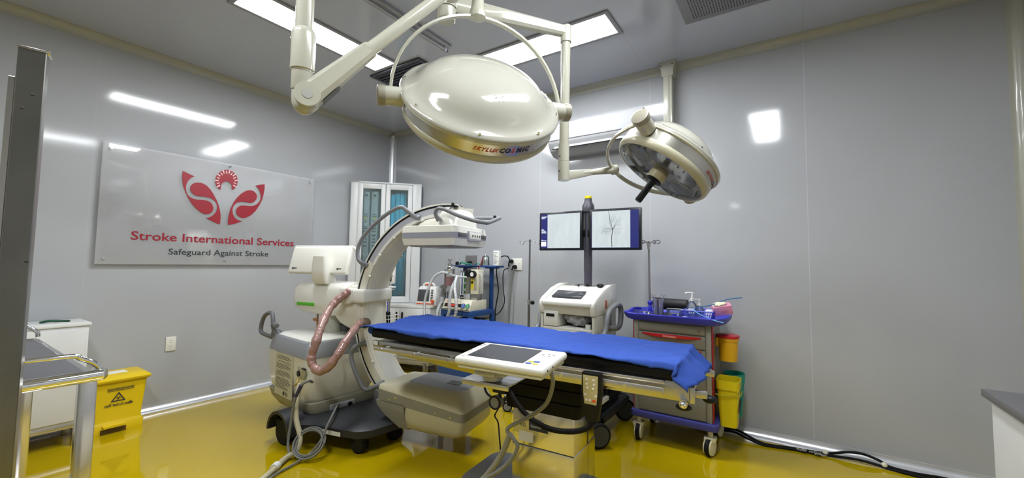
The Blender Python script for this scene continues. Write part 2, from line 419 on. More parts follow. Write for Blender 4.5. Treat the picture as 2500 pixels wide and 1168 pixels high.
# outlines of the emblem, in metres on the sheet (y, z) from the sheet centre
LEAF = [[(-0.343, 0.34), (-0.256, 0.306), (-0.269, 0.298), (-0.284, 0.285), (-0.302, 0.257), (-0.311, 0.229), (-0.314, 0.197), (-0.31, 0.166), (-0.3, 0.138), (-0.28, 0.117), (-0.253, 0.105), (-0.221, 0.102), (-0.181, 0.104), (-0.148, 0.102), (-0.124, 0.091), (-0.107, 0.071), (-0.098, 0.044), (-0.1, 0.018), (-0.113, -0.005), (-0.135, -0.019), (-0.165, -0.022), (-0.193, -0.009), (-0.231, 0.022), (-0.264, 0.061), (-0.292, 0.105), (-0.317, 0.159), (-0.334, 0.209), (-0.344, 0.266), (-0.346, 0.308)], [(-0.233, 0.256), (-0.197, 0.257), (-0.164, 0.243), (-0.13, 0.21), (-0.1, 0.165), (-0.073, 0.113), (-0.051, 0.055), (-0.037, -0.011), (-0.035, -0.055), (-0.038, -0.106), (-0.068, -0.096), (-0.097, -0.082), (-0.126, -0.068), (-0.154, -0.055), (-0.136, -0.053), (-0.118, -0.044), (-0.1, -0.03), (-0.085, -0.01), (-0.074, 0.01), (-0.069, 0.03), (-0.068, 0.05), (-0.071, 0.074), (-0.085, 0.101), (-0.107, 0.121), (-0.136, 0.133), (-0.173, 0.136), (-0.223, 0.133), (-0.25, 0.142), (-0.271, 0.161), (-0.282, 0.191), (-0.28, 0.218), (-0.264, 0.24), (-0.249, 0.25)], [(0.335, 0.336), (0.29, 0.324), (0.249, 0.305), (0.264, 0.295), (0.278, 0.281), (0.297, 0.248), (0.307, 0.201), (0.301, 0.164), (0.277, 0.128), (0.245, 0.106), (0.213, 0.097), (0.154, 0.097), (0.123, 0.09), (0.101, 0.07), (0.089, 0.04), (0.095, 0.009), (0.115, -0.015), (0.149, -0.026), (0.181, -0.02), (0.223, 0.008), (0.264, 0.057), (0.295, 0.115), (0.32, 0.178), (0.333, 0.247), (0.338, 0.303)], [(0.2, 0.254), (0.168, 0.243), (0.128, 0.21), (0.093, 0.165), (0.065, 0.115), (0.043, 0.055), (0.031, -0.009), (0.027, -0.061), (0.029, -0.104), (0.06, -0.097), (0.09, -0.086), (0.12, -0.072), (0.148, -0.058), (0.127, -0.055), (0.109, -0.05), (0.08, -0.027), (0.064, 0.006), (0.058, 0.045), (0.067, 0.083), (0.091, 0.115), (0.121, 0.128), (0.163, 0.131), (0.211, 0.128), (0.243, 0.141), (0.265, 0.171), (0.271, 0.202), (0.261, 0.23), (0.236, 0.25), (0.216, 0.254)], [(0.06, 0.238), (0.068, 0.249), (0.075, 0.26), (0.081, 0.272), (0.085, 0.285), (0.088, 0.298), (0.09, 0.311), (0.09, 0.324), (0.089, 0.337), (0.087, 0.35), (0.083, 0.362), (0.077, 0.373), (0.071, 0.383), (0.063, 0.392), (0.055, 0.4), (0.045, 0.406), (0.035, 0.411), (0.025, 0.415), (0.014, 0.416), (0.002, 0.417), (-0.009, 0.415), (-0.02, 0.412), (-0.031, 0.408), (-0.041, 0.402), (-0.051, 0.394), (-0.06, 0.386), (-0.068, 0.376), (-0.076, 0.366), (-0.082, 0.354), (-0.087, 0.343), (-0.091, 0.33), (-0.093, 0.317), (-0.094, 0.305), (-0.094, 0.292), (-0.093, 0.28), (-0.09, 0.268), (-0.086, 0.256), (-0.081, 0.246), (-0.074, 0.236), (-0.067, 0.227), (-0.058, 0.22), (-0.045, 0.225), (-0.048, 0.237), (-0.048, 0.25), (-0.046, 0.263), (-0.042, 0.275), (-0.035, 0.286), (-0.026, 0.295), (-0.016, 0.301), (-0.006, 0.304), (0.005, 0.305), (0.016, 0.302), (0.026, 0.296), (0.033, 0.288), (0.039, 0.277), (0.043, 0.265), (0.043, 0.252), (0.041, 0.239)]]
for k, pts in enumerate(LEAF):
    B = MB()
    n = len(pts); A = [B.b.verts.new((.0345, y, z)) for y, z in pts]; C_ = [B.b.verts.new((.0375, y, z)) for y, z in pts]
    for i in range(n): B._f((A[i], A[(i+1) % n], C_[(i+1) % n], C_[i]))
    for t3 in tessellate_polygon([[Vector((y, z, 0)) for y, z in pts]]): B._f([C_[i] for i in t3]); B._f([A[i] for i in t3][::-1])
    B.obj(('emblem_leaf', 'emblem_leaf', 'emblem_leaf', 'emblem_leaf', 'emblem_sun')[k], SIGNRED, sg, ang=1)
B = MB()
for (y0, z0), (y1, z1), wd in [((0.054, 0.28), (0.08, 0.266), 0.011), ((0.055, 0.303), (0.08, 0.3), 0.0085), ((0.062, 0.325), (0.091, 0.332), 0.011), ((0.051, 0.343), (0.074, 0.358), 0.0085), ((0.046, 0.365), (0.068, 0.39), 0.011), ((0.028, 0.372), (0.041, 0.398), 0.0085), ((0.012, 0.384), (0.019, 0.418), 0.011), ((-0.007, 0.377), (-0.008, 0.406), 0.0085), ((-0.027, 0.377), (-0.037, 0.406), 0.011), ((-0.04, 0.359), (-0.055, 0.379), 0.0085), ((-0.057, 0.346), (-0.08, 0.361), 0.011), ((-0.06, 0.323), (-0.083, 0.329), 0.0085), ((-0.068, 0.302), (-0.096, 0.299), 0.011), ((-0.059, 0.283), (-0.082, 0.272), 0.0085), ((-0.056, 0.261), (-0.079, 0.24), 0.011)]:
    dy, dz = y1-y0, z1-z0; L = math.hypot(dy, dz); ny, nz = -dz/L*wd/2, dy/L*wd/2
    B.poly([(.0378, y0+ny, z0+nz), (.0378, y1+ny, z1+nz), (.0378, y1-ny, z1-nz), (.0378, y0-ny, z0-nz)])
B.obj('emblem_rays', mat('ray_pink', 'd8b4b4', .5), sg)
def wallM(y, z, x=.0345): return frame((x, y, z), (0, 1, 0), (0, 0, 1))
text('red_lettering', 'Stroke International Services', .098, SIGNRED, sg, wallM(-0.658, -0.28), width=1.314, bold=.0012, ext=.0015, words=True)
text('dark_lettering', 'Safeguard Against Stroke', .072, SIGNDK, sg, wallM(-0.41, -0.394), width=0.812, bold=.0003, ext=.0012, words=True)

# wall sockets ---------------------------------------------------------------
def socket(loc, rz, w_, h_, label, name='wall_socket', holes=2):
    t = thing(name, label, 'socket', loc, rz)
    MB().box((-w_/2, -.010, -h_/2), (w_/2, 0, h_/2), .003).obj('face_plate', WHITE, t)
    f = MB()
    for s_ in (-1, 1):
        c = Vector((0, -.0106, s_*h_*.2)) if h_ > w_ else Vector((s_*w_*.22, -.0106, 0))
        for dx, dz, a, b_ in ((-.008, .005, .0025, .009), (.008, .005, .0025, .009), (0, -.012, .005, .005)):
            f.box((c.x+dx-a/2, c.y-.0005, c.z+dz-b_/2), (c.x+dx+a/2, c.y+.001, c.z+dz+b_/2))
    f.obj('socket_holes', INK, t); return t
socket((0, -2.313, .54), -90+180, .072, .12, 'white double socket low on the left wall between yellow bin and machine')
so = socket((2.035, 0, 1.262), 0, .13, .125, 'white socket plate on the back wall holding two black plugs')
for dx, dz, L in ((-.045, .03, .05), (.0, -.028, .07)):
    pl = tag(MB().cyl((2.02+dx, -.012, 1.262+dz), (2.02+dx, -.05, 1.262+dz), .022, .018, seg=16).tube([(2.02+dx, -.045, 1.262+dz), (2.02+dx-.01, -.055, 1.262+dz-.02), (2.02+dx-.012, -.05, 1.262+dz-.055)], .008, 8).obj('plug', RUBBER),
             'black plug in the %s half of the back wall socket' % ('upper left' if dx < 0 else 'lower right'), 'plug', 'black plugs in the back wall socket')
tag(MB().tube([(1.975, -.05, 1.30), (1.945, -.06, 1.345), (1.86, -.06, 1.33), (1.80, -.05, 1.2), (1.83, -.05, .98), (1.80, -.05, .8), (1.79, -.05, .6), (1.79, -.05, .3), (1.75, -.08, .02)], .006, 8).obj('power_cord', RUBBER), 'thin black cord looping from the upper plug down the back wall', 'cord')
tag(MB().tube([(2.015, -.055, 1.2), (2.0, -.05, 1.1), (1.985, -.05, .9), (1.97, -.05, .6), (1.96, -.05, .3), (1.95, -.1, .02)], .009, 8).obj('power_cord', GREYC), 'straight grey cord hanging from the lower plug on the back wall', 'cord')
tag(MB().tube([(1.96, -.06, 1.22), (1.90, -.06, 1.18), (1.90, -.06, 1.0), (1.92, -.06, .86), (1.85, -.07, .74), (1.72, -.1, .68), (1.62, -.15, .68)], .005, 8).obj('power_cord', BLACKP), 'black cord curving from the socket to the blue bench cart', 'cord')
t = thing('wall_valve_box', 'dark grey flush wall box behind the blue bench cart shelf', 'wall box', (1.408, 0, 1.275))
MB().box((-.08, -.012, -.08), (.08, 0, .08), .003).obj('face_plate', mat('box_grey', '6a6866', .5), t)
MB().cyl((0, -.012, -.005), (0, -.045, -.01), .022, seg=14).obj('port', BLACKP, t)

# air conditioner --------------------------------------------------------------
ac = thing('air_conditioner', 'white wall air conditioner high on the back wall behind the small lamp', 'air conditioner', (2.97, 0, 2.47))
prof = [(0, .135), (-.20, .145), (-.222, .13), (-.225, -.02), (-.215, -.045), (-.17, -.11), (-.10, -.15), (0, -.15)]
MB().prism(prof, 'yz', -.46, .46, .006).obj('casing', mat('ac_white', 'a2a3a5', .55, spec=.2, var=.02), ac)
f = MB()
f.box((-.45, -.2275, -.022), (.45, -.2245, -.018)); f.obj('panel_gap', DGREY, ac)
M0 = Matrix.Translation((0, -.192, -.078)) @ Matrix.Rotation(R(-36), 4, 'X')
MB().box((-.40, -.006, -.028), (.44, .0, .030), .002, M=M0).obj('outlet_flap', mat('ac_grey', '9c9d9e', .3), ac)
MB().box((-.41, -.0075, -.036), (.445, -.002, -.031), M=M0).obj('outlet_slot', BLACKP, ac)
MB().box((.4605, -.2, -.1), (.463, -.03, .12)).obj('side_grille', mat('ac_side', '8d8f93', .5), ac)
t = thing('wall_duct', 'white square duct from a flanged ceiling plate down beside the air conditioner', 'duct', (3.60, -.055, 0))
MB().box((-.038, -.045, 2.28), (.038, .05, 2.93), .01).obj('duct_body', CREAM2, t)
MB().box((-.012, -.049, 2.28), (.012, -.044, 2.9), .002).obj('duct_rib', CREAM2, t)
MB().loft([[(x*.045, y*.05, 2.88) for x, y in ((-1, -1), (1, -1), (1, 1), (-1, 1))], [(x*.05, y*.052, 2.94) for x, y in ((-1, -1), (1, -1), (1, 1), (-1, 1))], [(x*.07, y*.054-.01, 2.985) for x, y in ((-1, -1), (1, -1), (1, 1), (-1, 1))], [(x*.07, y*.054-.01, 2.999) for x, y in ((-1, -1), (1, -1), (1, 1), (-1, 1))]]).obj('flange', CREAM2, t)
f = MB()
for x in (-.05, .045): f.cyl((x, -.066, 2.97), (x, -.069, 2.97), .006, seg=8)
f.obj('flange_screws', DGREY, t)
# ================================================================ CEILING SURGICAL LAMPS
def lamp_head(Pc, nrm, xax, k, label, R0=.348):
    nrm = Vector(nrm).normalized(); M = frame(Pc, xax, nrm.cross(Vector(xax)))
    t = thing('surgical_lamp', label, 'surgical lamp', group='dome lamps of the ceiling lamp set', Mx=M)
    prof = [(R0*1.0, .000), (R0*1.006, .007), (R0*.985, .015), (R0*.94, .0215), (R0*.90, .0265), (R0*.86, .034), (R0*.82, .045), (R0*.77, .063), (R0*.71, .083), (R0*.62, .103), (R0*.50, .120), (R0*.35, .132), (R0*.18, .139), (0, .141)]
    prof = [(r, h*k) for r, h in prof]
    MB().lathe(prof, seg=72, caps=False).obj('dome', DOME, t, ang=60)
    MB().lathe([(R0*1.0, 0), (R0*1.0, -.008*k), (R0*.965, -.012*k)], seg=72, caps=False).obj('upper_ring', CREAM2, t, ang=60)
    bd = MB().lathe([(R0*.965, -.012*k), (R0*.955, -.066*k)], seg=72, caps=False).obj('silver_band', mat('satin_band', (.50, .49, .44), .3, metal=.85, var=.1, vs=2), t, ang=60)
    MB().lathe([(R0*.955, -.066*k), (R0*.97, -.070*k), (R0*.965, -.09*k), (R0*.93, -.108*k), (R0*.90, -.112*k), (R0*.86, -.10*k)], seg=72, caps=False).obj('lower_ring', mat('aged_cream_ring', 'b0ac94', .35, coat=.3), t, ang=60)
    f = MB()
    for a in (12, 60, 118, 165, 205, 255, 300, 340):
        a = R(a); c = Vector((math.cos(a)*R0*.955, math.sin(a)*R0*.955, .021*k)); f.cyl(c, c+Vector((0, 0, .005)), .0045, seg=10)
    f.obj('dome_screws', CHROME, t)
    # light face
    MB().lathe([(R0*.86, -.085*k), (0, -.085*k)], seg=48, caps=False).obj('reflector_plate', mat('reflector_plate', 'c3c4bd', .35), t)
    for i in range(6):
        a = R(60*i+30); cx, cy = math.cos(a)*R0*.55, math.sin(a)*R0*.55; rr_ = R0*.255
        p = MB().lathe([(rr_, -.096*k), (rr_*1.0, -.100*k), (rr_*.93, -.102*k), (rr_*.9, -.096*k), (rr_*.6, -.0895*k), (rr_*.25, -.0875*k), (0, -.086*k)], (cx, cy, 0), seg=28, caps=False).obj('lens_pod', mat('lens_rim', 'a8aba5', .15, metal=.7), t, ang=60)
        MB().lathe([(rr_*.9, -.0995*k), (rr_*.5, -.104*k), (0, -.106*k)], (cx, cy, 0), seg=28, caps=False).obj('lens', clear_mat('lens_glass', (.7, .73, .76), .3, (.33, .35, .38), .04) if 'lens_glass' not in MT else MT['lens_glass'], p, ang=60)
        b_ = MB(); 
        for da in (-25, 25):
            aa = a+R(da); c = Vector((math.cos(aa)*R0*.80, math.sin(aa)*R0*.80, -.112*k)); b_.cyl(c, c+Vector((0, 0, .014)), .006, seg=8)
        b_.obj('face_bolts', INK, t)
    MB().lathe([(R0*.885, -.110*k), (R0*.6, -.114*k), (0, -.116*k)], seg=48, caps=False).obj('cover_glass', clear_mat('lamp_cover', (.97, .98, .97), .06, (.6, .62, .6), .05) if 'lamp_cover' not in MT else MT['lamp_cover'], t, ang=60)
    hub = MB().lathe([(R0*.17, -.10*k), (R0*.17, -.15*k), (R0*.155, -.158*k), (0, -.158*k)], seg=28, caps=False).obj('centre_hub', mat('hub_cream', 'b9b193', .35), t)
    h = MB().m(BLACKP); h.lathe([(0, -.158*k), (.042, -.158*k), (.044, -.164*k), (.022, -.172*k), (.017, -.19*k), (.018, -.19*k-.10), (.0155, -.19*k-.106), (0, -.19*k-.106)], seg=24); h.obj('handle', None, hub)
    for s_ in (-1, 1):
        x = R0*1.0
        q = MB().m(CREAM2); q.cyl((s_*x*.97, 0, -.025), (s_*(x+.06), 0, -.025), .041, .039, seg=28); q.obj('pivot_housing', None, t)
        MB().lathe([(.041, x+.058), (.0425, x+.066), (.0415, x+.086), (.034, x+.09), (0, x+.09)], (0, 0, -.025), (s_, 0, 0), 28).cyl((s_*(x+.0), 0, -.025), (s_*(x+.058), 0, -.025), .01).obj('pivot_knob', mat('taupe_cap', '8f8b7c', .4), t)
    return t, M, bd
P1 = Vector((3.325, -2.272, 1.985)); N1 = Vector((0.5884, -0.4665, 0.6604)); X1 = Vector((0.5774, 0.8142, 0.0606))
L1, M1, _b = lamp_head(P1, N1, X1, 1.0, 'large round dome lamp over the operating table showing its glossy white back')
random.seed(9); f = MB()
def dome_pt(a, q):
    PR = [(.90, .0265), (.86, .034), (.82, .045), (.77, .063), (.71, .083), (.62, .103), (.50, .120), (.35, .132)]
    for (r0_, z0_), (r1_, z1_) in zip(PR, PR[1:]):
        if r1_ <= q <= r0_: t_ = (r0_-q)/(r0_-r1_); return Vector((math.cos(a)*.348*q, math.sin(a)*.348*q, z0_+(z1_-z0_)*t_+.0006))
for k in range(16):
    a = R(272+random.uniform(-7, 9)); q = .58+random.uniform(-.05, .05); L = random.uniform(.01, .05)
    f.tube([dome_pt(a, q), dome_pt(a+L, q+random.uniform(-.008, .008))], .0006, 4, 1)
f.obj('scuff_marks', mat('scuff_grey', '4f4e49', .6), L1, kind='stuff')
# lettering round the silver band
def band_text(t, s, size, mt, a0, R0, hk, step, shear=0., bold=0.):
    """letters set one by one round the band"""
    a = a0; objs = []
    for ch in s:
        wdt = {'I': .35, 'M': .95, 'W': 1., ' ': .4}.get(ch, .74)*size*step
        if ch != ' ':
            aa = a+wdt/R0/2; c = Vector((math.cos(aa)*R0, math.sin(aa)*R0, hk))
            tn = Vector((-math.sin(aa), math.cos(aa), 0)); 
            cu = bpy.data.curves.new('l', 'FONT'); cu.body = ch; cu.size = size; cu.extrude = .0004; cu.align_x = 'CENTER'; cu.shear = shear; cu.offset = bold; cu.resolution_u = 2
            o = bpy.data.objects.new('l', cu); COL.objects.link(o); me = bpy.data.meshes.new_from_object(o.evaluated_get(bpy.context.evaluated_depsgraph_get())); bpy.data.objects.remove(o)
            me.transform(frame(c, tn, (0, 0, 1))); objs.append(me)
        a += wdt/R0
    b_ = bmesh.new()
    for me in objs: b_.from_mesh(me)
    me = bpy.data.meshes.new('band_lettering'); b_.to_mesh(me); me.materials.append(mt)
    for p in me.polygons: p.material_index = 0
    o = bpy.data.objects.new('band_lettering', me); COL.objects.link(o); o.parent = t; return a
LRED = mat('letter_red', 'c23a12', .4); LBLU = mat('letter_navy', '1d2150', .4)
def logo(t, R0, k, a0, sz):
    a = band_text(t, 'SKYLUX', sz*.8, LRED, a0, R0*.962, -.047*k, .95, .45, .0006)
    a = band_text(t, 'CO', sz, LBLU, a+.02, R0*.962, -.048*k, 1.1, .15, .0012)
    a = band_text(t, 'S', sz, LRED, a, R0*.962, -.048*k, 1.1, .15, .0012)
    band_text(t, 'MIC', sz, LBLU, a, R0*.962, -.048*k, 1.1, .15, .0012)
logo(L1, .348, 1.0, R(251.5), .030)
P2 = Vector((3.935, -1.487, 1.823)); N2 = Vector((0.5117, 0.3010, 0.8047)); X2 = Vector((-0.1487, -0.8915, 0.4280))
L2, M2, _b = lamp_head(P2, N2, X2, .92, 'small round lamp with its lens face and black handle showing, beside the air conditioner', R0=.262)
logo(L2, .262, .92, R(81.0), .026)

# ceiling suspension: one carrier with its arms -----------------------------
S = thing('lamp_suspension', 'cream ceiling suspension with two jointed arms that carry the round lamps', 'suspension', (3.07, -2.24, 3.0))
def w2(p): return Vector(p)-Vector((3.07, -2.24, 3.0))
MB().lathe([(.16, -.0005), (.16, -.05), (.13, -.09), (.045, -.10), (.045, -.42)], seg=40).cyl((0, 0, -.1), (0, 0, -.30), .05).obj('ceiling_mount', CREAM2, S)
def tubeY(center, P, w_up, x, rad, wd, parent):
    pts = []
    for i in range(25):
        t = math.pi*i/24; pts.append(center+x*math.cos(t)*rad+w_up*math.sin(t)*rad)
    return pts
# arm one: horizontal beam, drop tube, elbow, sprung arm, spindle and yoke
e1 = w2((2.9600, -2.8690, 1.8430)); s1 = w2((3.2420, -2.3860, 2.4580)); sp1 = w2((3.2985, -2.2812, 2.3617))
top1 = Vector((e1.x+.03, e1.y-.02, -.62))
MB().tube([(0, 0, -.36), (top1.x, top1.y, -.36)], .045, 16, 1).obj('upper_beam', CREAM2, S)
q = MB(); q.cyl((top1.x, top1.y, -.30), (e1.x+.006, e1.y-.004, e1.z+.24), .031, seg=28); q.obj('drop_tube', CREAM2, S)
q = MB(); q.lathe([(.031, .27), (.037, .262), (.0405, .25), (.0415, .12), (.0375, .115), (.0375, .112)], e1, (top1-e1), 32, caps=False); q.lathe([(.0365, .113), (.0360, .05), (.034, .045)], e1, (top1-e1), 32, caps=False); sl = q.obj('tube_sleeve', CREAM2, S)
q = MB()
for ang, h in ((-65, .21), (-65, .15), (-5, .235), (-125, .235)):
    dv = Vector((math.cos(R(ang)), math.sin(R(ang)), 0)); c = e1+Vector((0, 0, h))+dv*.0405; q.cyl(c, c+dv*.004, .006, .005, seg=12)
q.obj('sleeve_screws', CHROME, sl)
ad = (s1-e1).normalized(); side = ad.cross(Vector((0, 0, 1))).normalized()
q = MB(); q.tube([e1+Vector((0, 0, .055)), e1+Vector((0, 0, .01)), e1+ad*.02-Vector((0, 0, .025)), e1+ad*.07-Vector((0, 0, .02))], lambda t: .034-.004*t, 20); q.obj('elbow', CREAM2, S)
# sprung arm: tapered cover, then tube
up1 = side.cross(ad).normalized()*-1
if up1.z < 0: up1 = -up1
def bar(B, a, b, w0, h0, w1, h1, sd, up, n=6):
    L = []
    for k in range(n+1):
        t = k/n; c = a+(b-a)*t; w_ = w0+(w1-w0)*t; h_ = h0+(h1-h0)*t
        L.append([c+sd*w_*x+up*h_*y for x, y in ((-.5, -.3), (-.3, -.5), (.3, -.5), (.5, -.3), (.5, .3), (.3, .5), (-.3, .5), (-.5, .3))])
    B.loft(L)
hub1 = e1+ad*.03+side*.012
q = MB(); q.cyl(hub1-side*.038, hub1+side*.038, .044, seg=32); bar(q, hub1, hub1+ad*.30, .074, .086, .062, .058, side, up1); sa = q.obj('spring_arm_cover', CREAM2, S)
q = MB(); q.cyl(hub1+side*.038, hub1+side*.0395, .017, seg=24); q.obj('pivot_cap', mat('cap_grey', 'a9a9a6', .4), sa)
q = MB(); q.cyl(hub1-side*.038, hub1-side*.0395, .017, seg=24); q.obj('pivot_cap', MT['cap_grey'], sa)
q = MB(); bar(q, hub1+ad*.03-up1*.0475, hub1+ad*.11-up1*.043, .05, .004, .05, .004, side, up1); q.obj('arm_label', mat('arm_label', '4c4a46', .5), sa)
q = MB(); q.cyl(hub1+ad*.298, hub1+ad*.312, .032, .032, seg=24); q.cyl(hub1+ad*.30, s1, .0255, seg=24); q.obj('spring_arm_tube', CREAM2, S)
q = MB(); q.cyl(s1-side*.04, s1+side*.04, .045, seg=28); q.tube([s1, (s1+sp1+Vector((0, 0, .14)))/2+Vector((0, 0, .03)), sp1+Vector((0, 0, .15))], .03, 16); q.obj('arm_knuckle', CREAM2, S)
q = MB(); q.lathe([(.018, .16), (.02, .11), (.026, .09), (.029, .05), (.030, .045), (.036, .02), (.037, .012), (.037, -.005), (.03, -.008)], sp1, (0, 0, 1), 28); q.obj('spindle_bell', CREAM2, S)
# yokes
def yoke(P, x, wv, rad, radw, name='lamp_yoke'):
    x = Vector(x).normalized(); wv = Vector(wv); wv = (wv-x*wv.dot(x)).normalized(); nn = x.cross(wv); P = w2(P)
    pts = [P+x*math.cos(math.pi*i/28)*rad+wv*math.sin(math.pi*i/28)*radw for i in range(29)]
    MB().tube(pts, .01, smooth=1, flat=(.013, .022, nn)).obj(name, CREAM2, S)
pv1 = P1-N1*.025
yoke(pv1, X1, w2((3.2985, -2.2812, 2.3617))-w2(pv1), .385, 0.3939)
# arm two: hub, square beam, drop tube, joint, bracket
h2 = w2((3.0690, -2.2410, 2.5290)); a2 = w2((3.4520, -1.7170, 2.5220)); b2 = w2((3.4250, -1.6800, 1.7500)); j2 = w2((3.6171, -1.4434, 1.8036))
q = MB(); q.cyl(Vector((0, 0, -.4)), Vector((0, 0, h2.z-.03)), .052, seg=32); q.lathe([(.046, 0), (.044, -.055), (.040, -.06), (0, -.06)], Vector((0, 0, h2.z-.03)), (0, 0, 1), 32); q.obj('lower_hub', CREAM2, S)
f_ = MB(); bd2 = (a2-Vector((0, 0, a2.z))); bd2.z = 0; L2_ = bd2.length; bd2.normalize(); sd2 = bd2.cross(Vector((0, 0, 1)))
bar(f_, Vector((0, 0, h2.z)), Vector((a2.x, a2.y, a2.z)), .055, .085, .05, .055, sd2, Vector((0, 0, 1))); f_.obj('lower_beam', CREAM2, S)
q = MB(); q.cyl(a2+Vector((0, 0, .028)), a2-Vector((0, 0, .06)), .030, seg=24); q.obj('beam_end', CREAM2, S)
q = MB(); q.cyl(a2-Vector((0, 0, .055)), b2+Vector((0, 0, .10)), .025, seg=24); q.cyl(b2+Vector((0, 0, .17)), b2+Vector((0, 0, .075)), .029, seg=24); q.obj('drop_tube', CREAM2, S)
q = MB(); q.cyl(b2+Vector((0, 0, .073)), b2-Vector((0, 0, .03)), .031, seg=24); q.obj('tube_joint', CREAM2, S)
jd = (j2-b2).normalized(); sj = jd.cross(Vector((0, 0, 1))).normalized(); uj = sj.cross(jd)
q = MB(); bar(q, b2+jd*.02-Vector((0, 0, .005)), b2+(j2-b2)*.55, .022, .052, .022, .034, sj, uj); q.cyl(b2+(j2-b2)*.38, j2, .012, .023, seg=24); q.obj('lamp_bracket', CREAM2, S)
q = MB(); q.cyl(j2-jd*.01, j2+jd*.018, .028, seg=24); q.obj('yoke_boss', CREAM2, S)
pv2 = P2-N2*.025
yoke(pv2, X2, w2((3.6171, -1.4434, 1.8036))-w2(pv2), .302, 0.3093)
q = MB()
for c in (a2+Vector((-.03, -.0, .0)), b2+Vector((-.01, -.03, .1)), b2+Vector((-.01, -.033, .02))): q.ball(c, .005, 8)
q.obj('joint_screws', DGREY, S)
# ================================================================ OPERATING TABLE (local x = long axis, near side is -y)
T = thing('operating_table', 'operating table with stainless side rails, black mattress and steel column', 'operating table', (3.10, -1.62, 0), 4)
f = MB(); f.box((.05, -.235, .70), (.955, .235, .782), .006); f.obj('seat_frame', STEEL, T)
f = MB(); f.box((-.90, -.225, .705), (-.02, .225, .765), .006); f.obj('back_frame', STEELD, T)
f = MB(); f.prism([(-.92, .768), (-.915, .735), (-.89, .715), (-.30, .675), (-.10, .665), (-.085, .675), (-.085, .75), (-.12, .772)], 'xz', -.252, -.226, .003); f.obj('back_side_plate', STEELD, T)
f = MB(); f.box((-.87, -.287, .716), (-.20, -.279, .742), .003); br = f.obj('accessory_rail', STEEL, T)
f = MB()
for x in (-.80, -.53, -.28): f.cyl((x, -.252, .729), (x, -.290, .729), .009, seg=16)
f.obj('rail_bolts', CHROME, br)
f = MB(); f.box((-.905, -.258, .742), (-.865, -.2525, .766), .001); f.obj('maker_label', PAPER, T)
f = MB(); f.box((.02, -.285, .728), (.86, -.273, .758), .004); ar = f.obj('accessory_rail', STEEL, T)
f = MB()
for x in (.17, .40, .70): f.cyl((x, -.235, .743), (x, -.289, .743), .0095, seg=16)
f.obj('rail_bolts', CHROME, ar)
f = MB(); f.box((-.02, -.262, .768), (.86, -.236, .784), .004); f.obj('frame_lip', STEEL, T)
f = MB(); f.box((-.10, .273, .728), (.86, .285, .758), .004); f.obj('accessory_rail', STEEL, T)
f = MB(); f.box((-.02, -.24, .70), (.05, .24, .75), .01); f.cyl((.0, -.25, .715), (.0, .25, .715), .035, seg=20); f.obj('joint_block', DGREY, T)
# embossed mark on the frame
f = MB()
f.tube([(.49+.0, -.2365, .738), (.50, -.2365, .715), (.54, -.2365, .708), (.60, -.2365, .706), (.602, -.2365, .735)], .0018, 6, 4)
f.cyl((.515, -.236, .727), (.515, -.238, .727), .010, seg=16)
for x in (.535, .548): f.tube([(x-.004, -.2365, .718), (x+.003, -.2365, .727), (x-.004, -.2365, .738)], .0018, 6, 4)
f.tube([(.565, -.2365, .712), (.578, -.2365, .732), (.591, -.2365, .712)], .0018, 6, 4)
f.obj('pictogram', INK, T)
# right end brackets and knob
f = MB(); f.box((.955, -.24, .70), (.975, -.215, .768), .003); f.box((.955, -.215, .72), (1.02, -.195, .75), .004); f.box((.955, .18, .72), (1.02, .2, .75), .004); f.box((.955, -.2, .755), (.97, .2, .775), .003); f.obj('end_bracket', STEEL, T)
f = MB(); f.cyl((.935, -.235, .702), (.935, -.275, .702), .017, seg=10); f.ball((.935, -.278, .702), .014, 12); f.obj('clamp_knob', CHROME, T)
f = MB(); f.ball((.93, -.22, .675), .03, 14, (1.1, .8, .5)); f.ball((1.02, -.1, .69), .03, 14, (1, .8, .6)); f.obj('end_buffer', BLACKP, T)
# mattress sections
f = MB(); f.box((-.93, -.262, .784), (-.03, .262, .845), .022, 3); f.obj('mattress', BLACKPAD, T)
f = MB(); f.box((-.025, -.262, .788), (.905, .262, .846), .022, 3); f.obj('mattress', BLACKPAD, T)
f = MB(); f.box((.02, -.245, .782), (.9, .245, .79), .002); f.obj('mattress_board', BLACKP, T)
# column, bellows, base
f = MB(); f.m(STEELM); f.box((-.0, -.01, 0), (.01, .01, .01)); 
Tc = MB().m(STEELM); Tc.box((.045, -.115, .06), (.40, .20, .50), .008, 3)
f.b.free(); Tc.obj('column', None, T)
f = MB().m(STEELM); f.box((.042, -.118, .05), (.403, .203, .30), .006, 3); f.obj('column_skirt', None, T)
f = MB(); z = .49; L = []
for k, (g_, h_) in enumerate([(.004, .492), (.02, .495), (.024, .53), (.024, .56), (.018, .566), (.034, .572), (.038, .60), (.038, .63), (.032, .636), (.048, .642), (.05, .68), (.05, .70)]):
    L.append([(p[0], p[1], h_) for p in rrect(.03-g_, -.125-g_, .415+g_, .215+g_, .03)])
f.loft(L); f.obj('bellows', BLACKPAD, T)
f = MB(); f.prism(rrect(-.27, -.21, .55, .24, .09), 'xy', .004, .058, .012); f.obj('base', mat('base_grey', '77787a', .35, metal=.4), T)
f = MB(); f.box((.052, -.1168, .36), (.20, -.1155, .425)); pl = f.obj('name_plate', STEEL, T)
f = MB(); f.box((.145, -.1285+.0105, .385), (.255, -.1265+.0105, .43)); pb = f.obj('name_plate', mat('plate_navy', '222b45', .4), T)
text('plate_lettering', 'RIS', .030, INK, T, frame((.088, -.1172, .395), (1, 0, 0), (0, 0, 1)), ext=.0003)
text('plate_lettering', 'Easymax', .018, PAPER, T, frame((.155, -.1185, .402), (1, 0, 0), (0, 0, 1)), ext=.0003)
f = MB(); f.box((.085, -.1172, .32), (.17, -.1156, .372)); f.obj('data_label', PAPER, T)
